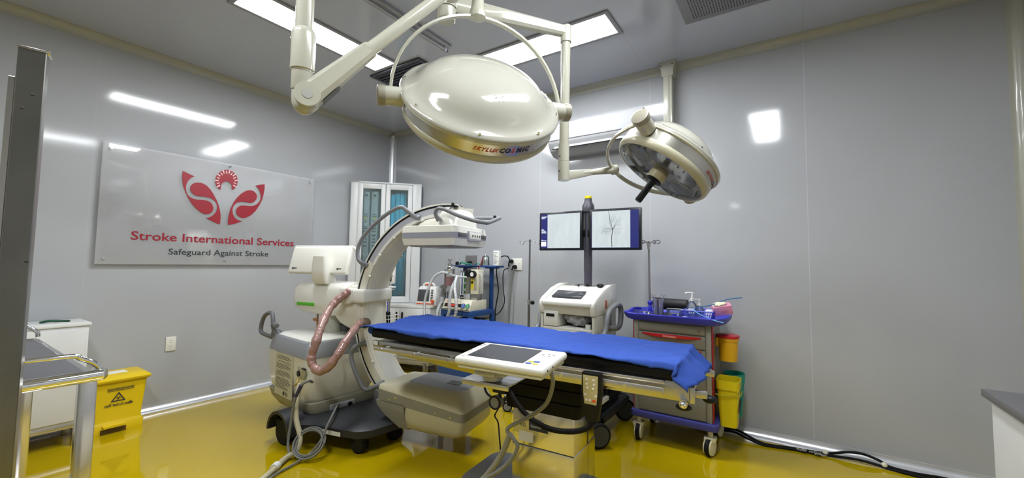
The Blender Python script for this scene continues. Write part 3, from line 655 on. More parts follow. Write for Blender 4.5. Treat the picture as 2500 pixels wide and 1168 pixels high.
f = MB(); f.box((.4005, .085, .06), (.4035, .088, .49)); f.box((.046, -.1187, .298), (.40, -.1165, .3005)); f.obj('panel_seam', DGREY, T)
# blue sheet, draped (a thing of its own)
def sheet():
    B = MB(); nx, ny = 150, 64; V = {}
    for i in range(nx+1):
        for j in range(ny+1):
            s = i/nx; t = j/ny
            x = -1.02+2.09*s; tt = -.280+.588*t
            y = tt; z = .858
            dz = 0
            # wrinkles
            n1 = noise.noise(Vector((x*2.6, y*5, 1.3))); n2 = noise.noise(Vector((x*7+3, y*9+x*6, 4.1))); n3 = noise.noise(Vector((x*15, y*16-x*9, 8)))
            n4 = abs(noise.noise(Vector((x*5-y*3, y*7, 2.2)))); z += .010*n1+.008*n2+.004*n3-.012*max(0, .10-n4)*4
            # raised fold of the doubled far half at the head end
            fold = 1/(1+math.exp(-(y-(-.02+.05*math.sin(x*3)))/.012)); hx = 1/(1+math.exp((x-.05)/.15)); z += .020*fold*hx*(1 if x > -.95 else 0)
            # diagonal pulls at mid length
            z += .004*math.sin((x*1.0+y*1.4)*60)*math.exp(-((x+.22)**2)/.02-((y+.2)**2)/.02)
            # near edge hangs over the side
            e = -.262+ .012*math.sin(x*9)
            if y < e:
                d = e-y; y = e-d*.35-.004; z -= d*1.0*(1 if x > -.95 else .4)
            if y > .262: d = y-.262; y = .262+d*.3; z -= d*.9
            # foot end falls over the edge, gathered in folds
            if x > .915:
                d = x-.915; a = min(1, d/.05)
                fl = math.sin(t*34+math.sin(t*9)*2)*.5+.5
                x2 = .915+min(d, .19)*.62-.014*fl*a
                z -= .60*d**1.05+.004*fl*a-.004
                if t < .2: z -= (.2-t)*.06*a; x2 -= .05*a*(.2-t)/.2
                y += -.02*fl*a*(1 if t < .5 else -.3)*.3
                x = x2
            # head end: soft rounded overhang
            if x < -.93: z -= ((-.93-x)**1.5)*.9; 
            if x < -.93 and t > .52: z -= .0
            V[i, j] = B.b.verts.new((x, y, z))
    for i in range(nx):
        for j in range(ny): B._f((V[i, j], V[i+1, j], V[i+1, j+1], V[i, j+1]))
    o = B.obj('draw_sheet', BLUE, recalc=False, ang=180)
    m = o.modifiers.new('solid', 'SOLIDIFY'); m.thickness = .003; m.offset = -1
    return o
sh = sheet(); sh.location = (3.10, -1.62, 0); sh.rotation_euler = (0, 0, R(4))
tag(sh, 'wrinkled royal blue cotton sheet draped over the operating table', 'sheet')
rl = MB().tube([(-.955, -.235, .825), (-.965, -.1, .825), (-.96, .05, .826), (-.955, .2, .825)], .025, 12).obj('sheet_tuck', BLUE, sh)
# hand control hanging on the rail
hp = thing('hand_control', 'black corded hand control with cream keypad hanging on the table rail', 'remote control', (3.10, -1.62, 0), 4)
f = MB(); f.loft([[(x, y, z) for x, y in rrect(x0, -.325, x1, -.291, .006, 2)] for x0, x1, z in ((.515, .605, .785), (.513, .607, .70), (.520, .600, .64), (.530, .592, .59), (.535, .588, .575))]); f.obj('housing', BLACKP, hp)
f = MB(); f.loft([[(x0, -.3268, z), (x1, -.3268, z), (x1, -.325, z), (x0, -.325, z)] for x0, x1, z in ((.523, .592, .775), (.524, .590, .70), (.530, .585, .65))]); kp = f.obj('keypad', mat('keypad_cream', 'b9ad7c', .5), hp)
f = MB()
for k, (kx, kz) in enumerate([(.540, .757), (.572, .757), (.540, .738), (.574, .738), (.543, .721), (.570, .720), (.534, .690), (.582, .689), (.540, .668), (.555, .668)]):
    B_ = MB(); B_.cyl((kx, -.3265, kz), (kx, -.329, kz), .0052, seg=12); B_.obj('key', PAPER, kp)
f.b.free()
MB().box((.566, -.3285, .662), (.583, -.3265, .672), .001).obj('orange_key', ORANGE, kp)
f = MB(); f.box((.535, -.30, .762), (.585, -.26, .775), .003); f.obj('hook', BLACKP, hp)
f = MB(); f.tube([(.56, -.31, .58), (.545, -.32, .545), (.47, -.33, .515), (.36, -.34, .51), (.25, -.33, .54), (.17, -.32, .60), (.11, -.30, .67), (.07, -.29, .735)], .0125, 12); f.obj('cord', RUBBER, hp)
# tray bracket and touch panel clamped beside the table
tp = thing('touch_control_panel', 'white tilted touch control panel with grey screen in front of the table', 'control panel', (3.418, -2.155, .865), 5)
MT_ = Matrix.Rotation(R(5), 4, 'X')
f = MB(); f.box((-.212, -.128, -.020), (.212, .128, .014), .014, 3, M=MT_); f.obj('housing', WHITE, tp)
f = MB(); f.box((-.200, -.120, -.036), (.200, .120, -.018), .012, 2, M=MT_); f.obj('lower_shell', CREAM, tp)
f = MB(); f.box((-.165, -.092, .0135), (.105, .098, .0152), M=MT_); f.obj('screen', SCREENDK, tp)
PG = mat('panel_print', '8f9192', .6)
f = MB(); 
for x, y in ((-.192, .06), (-.185, .08), (-.192, -.02), (-.186, -.05), (-.175, -.105), (.13, .05), (.155, .06), (.18, .05), (.165, .035), (.14, .03)):
    f.box((x-.006, y-.004, .0138), (x+.006, y+.004, .0148), M=MT_)
f.obj('printed_icons', PG, tp)
for x, y, mt_ in ((.150, -.055, mat('btn_blue', '24509c', .4)), (.125, -.082, MT['btn_blue']), (.128, -.058, mat('btn_yellow', 'c9b53c', .4)), (.155, -.082, MT['btn_yellow'])):
    f = MB(); f.box((x-.012, y-.007, .0138), (x+.012, y+.007, .0165), .003, M=MT_); f.obj('panel_button', mt_, tp)
f = MB()
for y in (-.09, -.04): 
    c = MT_ @ Vector((.212, y, -.002)); f.cyl(c, c+Vector((.002, 0, 0)), .004, seg=10)
f.obj('side_screws', INK, tp)
f = MB(); f.cyl((-.09, .0, -.105), (-.09, 0, -.03), .045, seg=24); f.box((-.15, -.06, -.075), (.0, .05, -.06), .004); f.tube([(-.14, -.055, -.068), (-.10, -.07, -.066), (-.04, -.06, -.066)], .012, 10); f.obj('swivel_mount', LGREY, tp)
f = MB(); f.tube([(.195, -.02, -.03), (.197, .0, -.08), (.16, .03, -.17), (.10, .05, -.23), (.03, .06, -.28), (-.035, .065, -.32), (-.05, .067, -.345), (-.02, .068, -.37), (-.0, .07, -.41), (-.06, .07, -.50), (-.16, .07, -.58), (-.26, .07, -.65), (-.36, .07, -.74), (-.42, .07, -.80), (-.48, .05, -.845)], .0088, 10); f.obj('cable', GREYC, tp)
ts = thing('steel_bracket_tray', 'small stainless bracket plate under the touch panel', 'bracket', (3.30, -2.10, .75), 5)
f = MB(); f.box((-.12, -.10, -.008), (.12, .10, .0), .003); f.box((-.12, -.10, -.022), (.12, -.092, 0), .002); f.obj('plate', STEEL, ts)
f = MB(); f.cyl((.0, .10, -.012), (.03, .26, -.012), .014, seg=14); f.obj('arm', STEEL, ts)
# clamp with round gauge on its post, left of column
gp = thing('clamp_socket', 'black rail clamp with a round dial hanging left of the table column', 'clamp', (3.12, -1.84, 0), 0)
f = MB(); f.box((-.01, -.02, .66), (.05, .03, .70), .006); f.box((-.02, -.015, .585), (.06, .015, .605), .004); f.tube([(.02, 0, .69), (.05, .0, .66), (.02, .0, .635), (-.005, 0, .62), (-.005, 0, .59)], .011, 10); f.cyl((.02, 0, .60), (.02, 0, .56), .009); f.obj('clamp_body', BLACKP, gp)
f = MB(); f.cyl((.0, -.02, .535), (.0, .015, .535), .035, seg=28); dl = f.obj('dial', mat('dial_grey', '6c6a60', .4), gp)
f = MB(); f.lathe([(.027, 0), (.036, -.002), (.037, .006), (.027, .006)], (0, -.022, .535), (0, 1, 0), 28, caps=False); f.obj('dial_rim', BLACKP, dl)
f = MB(); f.tube([(0.01, 0, .50), (-.012, 0, .46), (.01, 0, .43), (.02, 0, .36), (.03, 0, .26), (.01, 0, .22), (-.08, -.02, .12), (-.2, -.05, .08)], .004, 8); f.tube([(-.06, 0, .70), (-.085, .0, .62), (-.07, 0, .57), (-.03, 0, .55)], .006, 8); f.obj('lead', BLACKP, gp)
tag(MB().tube([(3.25, -1.90, .42), (3.215, -1.91, .33), (3.165, -1.93, .24), (3.10, -1.96, .16), (2.98, -2.06, .06), (2.85, -2.2, .018), (2.7, -2.4, .016)], .015, 12).obj('floor_hose', mat('hose_grey', '86836f', .5)), 'thick grey hose running down from the table column to the floor', 'hose')
# ================================================================ MOBILE C-ARM  (local frame: u = towards the table, v = away from the camera side)
CA = thing('c_arm_machine', 'cream mobile C-arm x-ray machine at the head end of the operating table', 'C-arm', (2.42, -1.54, 0), 10)
CMAT = mat('carm_cream', 'd6d3c4', .3, coat=.25)
CWHT = mat('carm_white', 'dad9d0', .3, coat=.25)
CZ, RO, RI = .895, .787, .700
def ring_pt(a, r, v): return (math.cos(a)*r, v, CZ+math.sin(a)*r)
def arc_part(name, mt, prof, a0, a1, n=90, parent=None):
    """prof: closed list of (radius, v) swept round the orbit centre"""
    B = MB(); L = []
    for k in range(n+1):
        a = R(a0+(a1-a0)*k/n); L.append([ring_pt(a, r, v) for r, v in prof])
    return B.loft(L).obj(name, mt, parent or CA, ang=40)
arc = arc_part('orbit_arc', CMAT, [(RI, .02), (RI-.004, .03), (RI-.004, .225), (RI, .235), (RO-.005, .235), (RO-.02, .12), (RO-.005, .02)], 82, 276)
arc_part('near_side_panel', mat('arc_lilac', 'aeb0ba', .35, coat=.2), [(RI+.022, .001), (RI+.022, .021), (RO-.022, .021), (RO-.022, .001)], 84, 150)
arc_part('near_side_panel', CMAT, [(RI+.004, .001), (RI+.004, .021), (RO-.018, .021), (RO-.018, .001)], 150, 276)
arc_part('rail_bead', CWHT, [(RO-.010, -.006), (RO-.010, .02), (RO+.001, .02), (RO+.001, -.006)], 82, 276)
arc_part('rail_groove', BLACKP, [(RO-.019, -.003), (RO-.019, .0195), (RO-.0105, .0195), (RO-.0105, -.003)], 82, 276)
arc_part('rail_bead', CWHT, [(RI-.001, -.002), (RI-.001, .02), (RI+.021, .02), (RI+.021, -.002)], 84, 150)
arc_part('far_side_panel', CMAT, [(RI+.004, .235), (RI+.004, .252), (RO-.01, .252), (RO-.01, .235)], 84, 276)
arc_part('inner_track', CWHT, [(RI-.008, .05), (RI-.008, .205), (RI-.003, .205), (RI-.003, .05)], 86, 275)
for k, a in enumerate((105, 128, 143, 158, 196, 212)):
    for v in (-.002, .248):
        c = Vector(ring_pt(R(a), RI+.0, v)); MB().ball(c, .010, 10, (1.4, .7, 1)).obj('cable_clip', CWHT, CA)
f = MB()
for k in range(9):
    a = R(119-k*1.5); 
    for q_, vv in enumerate((.12, .15, .18)):
        c = Vector(ring_pt(a, RI-.0095, vv)); tn = Vector((-math.sin(a), 0, math.cos(a))); nn = Vector((math.cos(a), 0, math.sin(a)))
        if (k*3+q_) % 4 == 3: continue
        w_ = .010; h_ = .006
        f.poly([c+tn*w_/2+Vector((0, h_, 0)), c-tn*w_/2+Vector((0, h_, 0)), c-tn*w_/2-Vector((0, h_, 0)), c+tn*w_/2-Vector((0, h_, 0))])
f.obj('warning_print', mat('print_grey', '6a6a60', .6), CA)
# grey grab handles
HG = mat('handle_grey', '76787c', .45)
def grab(pts, r=.0145, name='grab_handle', squ=None): return MB().tube(pts, r, 14).obj(name, HG, CA)
h = MB(); h.tube([(-.685, .0, 1.24), (-.70, -.045, 1.262), (-.722, -.055, 1.30), (-.722, -.055, 1.37), (-.675, -.055, 1.455), (-.573, -.055, 1.545), (-.46, -.055, 1.618), (-.365, -.055, 1.660), (-.32, -.055, 1.665), (-.29, -.045, 1.645), (-.235, -.01, 1.598), (-.20, .0, 1.59)], lambda t: .0145+.006*(abs(2*t-1)**8), 14); h.obj('grab_handle', HG, CA)
h = MB(); h.tube([(-.685, .235-.04, 1.24), (-.70, .245, 1.262), (-.722, .255, 1.30), (-.722, .255, 1.37), (-.675, .255, 1.455), (-.573, .255, 1.545), (-.46, .255, 1.618), (-.365, .255, 1.660), (-.29, .245, 1.645), (-.235, .2, 1.598)], .0145, 14); h.obj('grab_handle', HG, CA)
h = MB(); h.tube([(-.66, 0, .655), (-.70, -.04, .645), (-.735, -.055, .615), (-.752, -.055, .56), (-.722, -.055, .475), (-.668, -.055, .392), (-.625, -.055, .345), (-.585, -.05, .335), (-.52, -.035, .365), (-.475, .0, .385)], lambda t: .0155+.008*(abs(2*t-1)**8), 14); h.obj('grab_handle', HG, CA)
# detector head
D = MB()
def slab(B, z0, z1, ins0, ins1, r=.026):
    x0, x1, y0, y1 = -.285, .163, -.108, .352
    B.loft([[(px, py, z) for px, py in rrect(x0+i_, y0+i_, x1-i_, y1-i_, r)] for z, i_ in ((z0, ins0), (z1, ins1))])
D = MB(); slab(D, 1.388, 1.435, .010, .001); slab(D, 1.385, 1.388, .016, .010); D.obj('detector_lower_shell', CWHT, CA, ang=50)
D = MB(); slab(D, 1.435, 1.475, .0, .0); D.obj('detector_band', mat('band_lilac', '8f919c', .4), CA, ang=50)
D = MB(); slab(D, 1.475, 1.518, .0, .006); slab(D, 1.518, 1.524, .006, .02); D.obj('detector_upper_shell', CWHT, CA, ang=50)
D = MB(); slab(D, 1.378, 1.3855, .05, .03); D.obj('detector_face', mat('carbon_grey', '5b5d66', .3), CA, ang=50)
f = MB(); f.box((.158, .055, 1.424), (.176, .235, 1.492), .005); kp = f.obj('key_strip', LGREY, CA)
f = MB(); f.box((.1755, .065, 1.436), (.177, .225, 1.484), .001); f.obj('key_plate', CWHT, kp)
for k in range(4): 
    y = .105+k*.034; f = MB(); f.cyl((.1765, y, 1.46), (.1785, y, 1.46), .0075, seg=14); f.obj('key', INK, kp)
for y0, y1 in ((-.07, .04), (.25, .33)): MB().box((.1600, y0, 1.447), (.167, y1, 1.475), .003).obj('latch', DGREY, CA)
# swept cream housing joining arc and detector
H = MB(); L = []
prof = [(-.235, 1.520, .115, .135), (-.20, 1.555, .13, .17), (-.10, 1.600, .13, .16), (.00, 1.640, .12, .15)]
def houseloop(z, x0, x1, y0, y1, r): return [(a, b, z) for a, b in rrect(x0, y0, x1, y1, r, 5)]
H.loft([houseloop(1.515, -.245, .10, -.02, .25, .06), houseloop(1.545, -.235, .11, -.01, .235, .06), houseloop(1.575, -.19, .12, .0, .22, .06), houseloop(1.60, -.10, .13, .01, .21, .06)]); H.obj('detector_mount', CMAT, CA, ang=60)
H = MB(); H.loft([houseloop(1.515, -.06, .145, -.055, .275, .07), houseloop(1.58, -.045, .14, -.045, .265, .07), houseloop(1.625, -.04, .125, -.03, .25, .08), houseloop(1.66, -.02, .09, .0, .225, .08), houseloop(1.685, -.0, .04, .05, .18, .05)]); H.obj('detector_dome', CWHT, CA, ang=60)
h = MB(); h.tube([(.005, -.06, 1.56), (-.01, -.085, 1.60), (.015, -.10, 1.632), (.07, -.105, 1.628), (.18, -.11, 1.583), (.30, -.11, 1.545), (.375, -.10, 1.53), (.39, -.07, 1.532), (.36, .10, 1.57), (.31, .26, 1.60), (.24, .30, 1.605), (.10, .31, 1.61), (.02, .30, 1.60)], lambda t: .0135+.008*max(0, 1-t*14), 14, 5); h.obj('detector_bail', HG, CA)
for u_, v_, z_ in ((.085, -.02, 1.672), (.30, .20, 1.60)): MB().cyl((u_, v_, z_-.02), (u_, v_, z_), .008, seg=12).ball((u_, v_, z_+.003), .011, 10).obj('laser_knob', BLACKP, CA)
# tube housing: stacked outlines
def tl(z, x0, x1, y0, y1, r, xl=None, tilt=0.): return [(px, py, z+tilt*(px-.0)) for px, py in rrect(x0, y0, x1, y1, r, 4)]
TG = mat('tube_grey', '878577', .42); TB = mat('tube_cream', 'bdb89c', .38, coat=.15)
V0, V1 = -.125, .30
B = MB(); B.loft([tl(.337, -.440, .262, V0, V1, .035, tilt=-.115), tl(.36, -.436, .260, V0+.003, V1-.003, .04, tilt=-.11), tl(.405, -.30, .235, V0+.035, V1-.035, .05, tilt=-.06), tl(.432, -.235, .215, V0+.07, V1-.06, .05, tilt=-.03)]); B.obj('tube_cover_upper', TB, CA, ang=50)
B = MB(); B.loft([tl(.4320, -.235, .215, V0+.070, V1-.060, .05, tilt=-.03), tl(.4335, -.228, .208, V0+.076, V1-.066, .05, tilt=-.03)]); B.obj('tube_top_plate', mat('tube_top', '83858a', .35), CA, ang=50)
B = MB(); B.box((.02, .05, .4260), (.12, .13, .4340), .001); B.obj('exit_window', mat('window_dark', '4b4d48', .4), CA)
B = MB(); B.loft([tl(.275, -.440, .262, V0-.001, V1, .035, tilt=-.08), tl(.337, -.440, .262, V0-.001, V1, .035, tilt=-.115)]); B.obj('tube_band', TG, CA, ang=50)
B = MB(); B.loft([tl(.125, -.17, .16, V0+.06, V1-.05, .05, tilt=-.0), tl(.15, -.215, .225, V0+.02, V1-.02, .05, tilt=-.01), tl(.20, -.215, .255, V0+.004, V1-.006, .04, tilt=-.05), tl(.276, -.205, .262, V0, V1, .035, tilt=-.08)]); B.obj('tube_cover_lower', TB, CA, ang=50)
B = MB(); B.loft([[(x, y, z) for x, y in ((x0, V0-.001+dy), (x1, V0-.001+dy), (x1, V1-dy), (x0, V1-dy))] for x0, x1, z, dy in ((-.255, -.17, .135, .03), (-.36, -.2, .21, .008), (-.43, -.2, .275, .0), (-.438, -.2, .31, .0))]); B.obj('tube_end_cover', TG, CA, ang=50)
f = MB()
for u_, z_ in ((-.32, .325), (-.25, .245), (-.27, .342), (-.10, .30), (.05, .29), (.17, .28)): f.cyl((u_, V0-.0015, z_), (u_, V0-.0035, z_), .005, seg=8)
f.obj('cover_screws', CHROME, CA)
# orbit clamp, head, column
f = MB(); f.box((-.86, -.045, .953), (-.665, .285, 1.058), .02, 3); f.obj('orbit_clamp', CWHT, CA)
f = MB(); f.prism([(-.90, 1.062), (-.79, 1.062), (-.77, 1.05), (-.77, .965), (-.79, .945), (-.90, .945)], 'xz', -.055, .02, .008); f.obj('clamp_cover', CWHT, CA)
f = MB(); f.loft([[(x, y, z) for x, y in rrect(x0, y0, x1, y1, .05, 5)] for x0, x1, y0, y1, z in ((-1.27, -1.0, .02, .20, .835), (-1.38, -.96, -.0, .24, .85), (-1.45, -.92, -.015, .255, .885), (-1.47, -.90, -.02, .26, .93), (-1.465, -.87, -.02, .26, 1.04), (-1.44, -.86, .0, .24, 1.085), (-1.38, -.85, .03, .21, 1.10))]); f.obj('swivel_head', CWHT, CA, ang=50)
f = MB(); f.loft([[(x, y, z) for x, y in rrect(x0, y0, x1, y1, .04, 5)] for x0, x1, y0, y1, z in ((-.86, -.74, .03, .2, .735), (-.96, -.73, .0, .23, .79), (-1.02, -.73, -.02, .25, .87), (-1.0, -.74, -.02, .25, .99), (-.96, -.76, .0, .24, 1.06))]); f.obj('swivel_bearing', CMAT, CA, ang=50)
f = MB(); f.box((-.90, .03, .99), (-.72, .21, 1.085), .02, 3); f.obj('neck_block', CWHT, CA)
f = MB(); f.box((-1.40, -.0235, .905), (-1.20, -.018, .93), .002); gs = f.obj('green_label_strip', GREENL, CA); gs.rotation_euler = (0, 0, 0)
f = MB(); f.box((-1.485, .05, .985), (-1.465, .09, 1.03), .004); f.obj('side_knob', BLACKP, CA)
f = MB(); f.cyl((-1.13, .11, .66), (-1.13, .11, .845), .075, seg=32); f.obj('lift_column', mat('column_cream', 'b4b5a6', .35), CA)
f = MB(); f.cyl((-1.225, .04, .68), (-1.225, .04, .85), .007, seg=10); f.ball((-1.235, .025, .79), .018, 10, (1.4, .7, .8)); f.obj('lock_rod', mat('rod_orange', '9d6b3d', .5), CA)
# touch display seen from behind
Md = Matrix.Translation((-1.20, .02, 1.285)) @ Matrix.Rotation(R(8), 4, 'Z') @ Matrix.Rotation(R(-16), 4, 'X')
f = MB(); f.box((-.285, -.012, -.125), (.285, .03, .10), .014, 3, M=Md); f.obj('display_back', CWHT, CA)
f = MB(); f.box((-.29, -.005, .085), (.29, .05, .118), .014, 3, M=Md); f.obj('display_hood', CWHT, CA)
f = MB(); f.box((-.27, .0305, -.11), (.27, .033, .09), M=Md); f.obj('display_screen', SCREENDK, CA)
f = MB(); f.loft([[(x, y, z) for x, y in rrect(x0, y0, x1, y1, .02, 4)] for x0, x1, y0, y1, z in ((-1.205, -1.07, -.03, .09, 1.085), (-1.215, -1.06, -.055, .07, 1.12), (-1.21, -1.06, -.06, .03, 1.20), (-1.20, -1.07, -.06, .0, 1.305))]); f.obj('display_arm', CWHT, CA, ang=50)
for x in (-.235, .20):
    f = MB(); f.ball(Md @ Vector((x, -.013, -.085)), .008, 8); f.box((x+.008, -.0135, -.088), (x+.035, -.012, -.080), M=Md); f.obj('display_port', INK, CA)
# plastic-wrapped cable bundles
f = MB(); f.tube([(-.80, -.04, 1.045), (-.83, -.075, 1.01), (-.872, -.12, .955), (-.86, -.20, .88), (-.80, -.30, .80), (-.777, -.36, .70), (-.791, -.375, .616), (-.768, -.38, .558), (-.702, -.38, .53), (-.635, -.37, .565), (-.59, -.34, .64), (-.59, -.26, .73), (-.63, -.16, .775), (-.69, -.07, .79), (-.71, .0, .81)], lambda t: .0285+.0022*math.sin(t*60)+.0018*math.sin(t*133), 20, 12); f.obj('wrapped_hose', PINKW, CA)
f = MB(); f.ball((-.70, .02, .80), .045, 12, (1, 1, .9)); f.obj('hose_boot', mat('boot_brown', '6a5a4a', .5), CA)
# cart body, swivelled against the arm
CB = frame((1.56, -1.985, 0), (math.cos(R(-5)), math.sin(R(-5)), 0), (math.sin(R(5)), math.cos(R(5)), 0))
inv = Matrix.Translation((2.42, -1.54, 0)) @ Matrix.Rotation(R(10), 4, 'Z'); CBL = inv.inverted() @ CB
def bodyloop(z, L_, Rr, n_, fz, cr=.10):
    """plan outline: L_ rear x, Rr front x, n_ near y, fz far y, corner radius"""
    return [CBL @ Vector((px, py, z)) for px, py in rrect(L_, n_, Rr, fz, cr, 6)]
f = MB(); f.loft([bodyloop(.20, -.60, -.02, .03, .50, .08), bodyloop(.30, -.675, .03, .0, .53, .07), bodyloop(.42, -.685, .02, -.01, .54, .06), bodyloop(.56, -.68, -.005, -.012, .54, .06)]); f.obj('cart_body', CMAT, CA, ang=60)
f = MB(); f.loft([bodyloop(.56, -.68, .0, -.016, .545, .06), bodyloop(.665, -.665, -.015, .0, .53, .06), bodyloop(.675, -.655, -.025, .01, .52, .06)]); f.obj('cart_shoulder_band', mat('shoulder_grey', '83868a', .35, coat=.2), CA, ang=60)
f = MB(); f.loft([bodyloop(.676, -.64, -.04, .025, .50, .06), bodyloop(.69, -.60, -.08, .06, .47, .06)]); f.obj('cart_top', CWHT, CA, ang=60)
f = MB(); f.loft([bodyloop(.10, -.42, .02, .10, .45, .08), bodyloop(.15, -.54, .06, .02, .50, .07), bodyloop(.205, -.63, .07, -.005, .535, .07), bodyloop(.255, -.67, .055, -.008, .54, .06), bodyloop(.256, -.66, .02, .01, .53, .06)]); f.obj('cart_underbody', mat('underbody_grey', '8d8a78', .4), CA, ang=60)
def cb(x, y, z): return CBL @ Vector((x, y, z))
f = MB(); f.box((-.50, -.016, .235), (-.20, -.0105, .553), .0, M=CBL); lb = f.obj('instruction_sheet', mat('label_film', 'c3bfa3', .5), CA)
f = MB()
random.seed(2)
for k in range(24):
    z = .535-k*.0105
    if k in (3, 5, 10, 15): continue
    x0 = -.485+(.03 if k in (0, 4, 11) else .0)+random.random()*.008; x1 = -.225-random.random()*.05-(.09 if k in (9, 14, 21) else 0)
    f.box((x0, -.0175, z-.0011), (x1, -.0165, z+.0011), M=CBL)
f.obj('printed_lines', INK, lb, kind='stuff')
f = MB(); c_ = cb(-.335, -.0165, .262); f.cyl(c_, c_+(CBL.to_3x3() @ Vector((0, -.001, 0))), .016, seg=16)
for k in range(4): f.box((-.31, -.0175, .25+k*.008), (-.265-(k % 2)*.01, -.0165, .253+k*.008), M=CBL)
f.obj('seal_print', INK, lb)
f = MB(); f.box((-.11, -.022, .43), (.0, -.009, .505), .003, M=CBL); pk = f.obj('port_recess', mat('recess', 'a8a48c', .4), CA)
f = MB(); f.cyl(cb(-.085, -.02, .455), cb(-.085, -.03, .455), .02, seg=20); f.box((-.03, -.03, .497), (.02, -.02, .507), .001, M=CBL); f.obj('port', BLACKP, pk)
f = MB(); f.tube([cb(-.075, -.03, .42), cb(-.05, -.05, .40), cb(-.06, -.06, .385)], .009, 10); f.obj('green_plug', mat('plug_brass', 'a89048', .4), pk)
f = MB(); c0 = cb(.09, .20, .215); f.box((.055, .14, .175), (.078, .33, .225), .004, M=CBL); fp = f.obj('connection_plate', LGREY, CA)
for y in (.19, .29): f = MB(); f.cyl(cb(.076, y, .2), cb(.086, y, .2), .017 if y > .2 else .008, seg=18); f.obj('socket', BLACKP, fp)
# handlebars at the rear
GD = mat('bar_grey', '67686b', .45)
f = MB(); f.tube([cb(-.66, .03, .63), cb(-.74, -.01, .655), cb(-.80, -.02, .67), cb(-.81, -.02, .72), cb(-.78, -.015, .79), cb(-.72, -.01, .83), cb(-.665, .0, .835), cb(-.635, .0, .80), cb(-.615, .0, .72), cb(-.60, .01, .67)], .0165, 14, 6); f.obj('steering_handle', GD, CA)
f = MB(); f.ball(cb(-.62, .03, .665), .05, 16, (1.1, .8, .9)); f.obj('handle_boot', GD, CA)
f = MB(); f.tube([cb(-.62, .0, .74), cb(-.57, -.01, .755), cb(-.53, -.01, .745)], .02, 12); f.obj('brake_lever', GD, CA)
f = MB(); f.tube([cb(-.62, .50, .67), cb(-.60, .50, .73), cb(-.55, .48, .77), cb(-.50, .47, .785)], .018, 12); f.obj('steering_handle', GD, CA)
f = MB(); f.box((-.30, .36, .70), (-.14, .50, .78), .015, M=CBL); f.obj('rear_bracket', DGREY, CA)
# charcoal base with fenders and casters
BL = inv.inverted()
def bl(x, y, z): return BL @ Vector((x, y, z))
f = MB()
P_ = [(1.36, -2.10), (1.60, -2.12), (1.74, -2.02), (1.93, -1.97), (2.06, -1.93), (2.12, -1.86), (2.16, -1.60), (2.13, -1.50), (1.92, -1.43), (1.70, -1.20), (1.60, -1.12), (1.38, -1.14), (1.30, -1.3), (1.30, -2.0)]
f.loft([[bl(x, y, .112) for x, y in P_], [bl(x, y, .158) for x, y in P_], [bl(1.70+(x-1.70)*.965, -1.62+(y+1.62)*.965, .168) for x, y in P_], [bl(1.62+(x-1.70)*.72, -1.62+(y+1.62)*.72, .19) for x, y in P_]]); f.obj('wheel_base', CHAR, CA, ang=50)
f = MB(); L = []
for k in range(13):
    a = R(180-15*k+0); L.append([bl(1.50+math.cos(a)*.145, y, .09+math.sin(a)*.145) for y in (-2.15, -2.02)]+[bl(1.50+math.cos(a)*.125, y, .09+math.sin(a)*.125) for y in (-2.02, -2.15)])
f.loft(L); f.obj('wheel_fender', CHAR, CA, ang=50)
f = MB(); c = bl(1.50, -2.085, .088); ax = BL.to_3x3() @ Vector((0, 1, 0)); f.lathe([(.03, -.035), (.078, -.035), (.086, -.025), (.086, .025), (.078, .035), (.03, .035)], c, ax, 32); f.obj('drive_wheel', RUBBER, CA)
f = MB(); f.box((1.80, -2.0845+.005, .10), (1.98, -2.07, .14), .001, M=BL); 
f.b.free()
def bc(x, y, rz):
    p = bl(x, y, 0); return caster(CA, p.x, p.y, .052, .05, rz, top=.125)
bc(2.035, -1.865, 20); bc(2.06, -1.60, 10); bc(1.62, -1.22, 10)
f = MB(); 
a_ = Vector((1.78, -2.007, .128)); b_ = Vector((1.95, -1.968, .128)); n_ = (b_-a_).cross(Vector((0, 0, 1))).normalized()*.002
f.poly([BL @ (a_+n_-Vector((0, 0, .014))), BL @ (b_+n_-Vector((0, 0, .014))), BL @ (b_+n_+Vector((0, 0, .014))), BL @ (a_+n_+Vector((0, 0, .014)))]); f.obj('type_label', PAPER, CA)
# cables of the C-arm
def cable(pts, r, mt_, lab, cat='cable', name='cable', grp=None, sm=8): return tag(MB().tube(pts, r, 10, sm).obj(name, mt_), lab, cat, grp)
cable([(1.70, -2.03, .44), (1.755, -2.09, .47), (1.745, -2.13, .45), (1.69, -2.14, .35), (1.672, -2.15, .2), (1.685, -2.17, .08), (1.735, -2.19, .02), (1.80, -2.27, .014), (1.90, -2.42, .014), (2.05, -2.6, .014)], .009, GREYC, 'grey cable with purple plug falling from the C-arm cart to the floor')
tag(MB().cyl((1.742, -2.13, .45), (1.70, -2.14, .372), .013, .011, seg=14).obj('plug_sleeve', mat('plug_purple', '34305a', .5)), 'dark purple plug sleeve on the grey cable of the C-arm cart', 'plug')
cable([(1.60, -2.06, .42), (1.64, -2.10, .33), (1.68, -2.12, .22), (1.755, -2.13, .12), (1.775, -2.16, .05), (1.76, -2.22, .022), (1.86, -2.36, .02), (1.93, -2.46, .02), (2.08, -2.66, .02)], .0165, BEIGE, 'thick beige cable running down the cart side onto the yellow floor')
cable([(1.655, -1.795, .20), (1.70, -1.83, .235), (1.80, -1.92, .235), (1.87, -2.01, .19), (1.88, -2.06, .11), (1.86, -2.12, .04), (1.86, -2.22, .014), (1.90, -2.36, .014), (2.0, -2.5, .014)], .007, GREYC, 'thin grey cable slanting from the cart connection plate to the floor coil')
pts = []
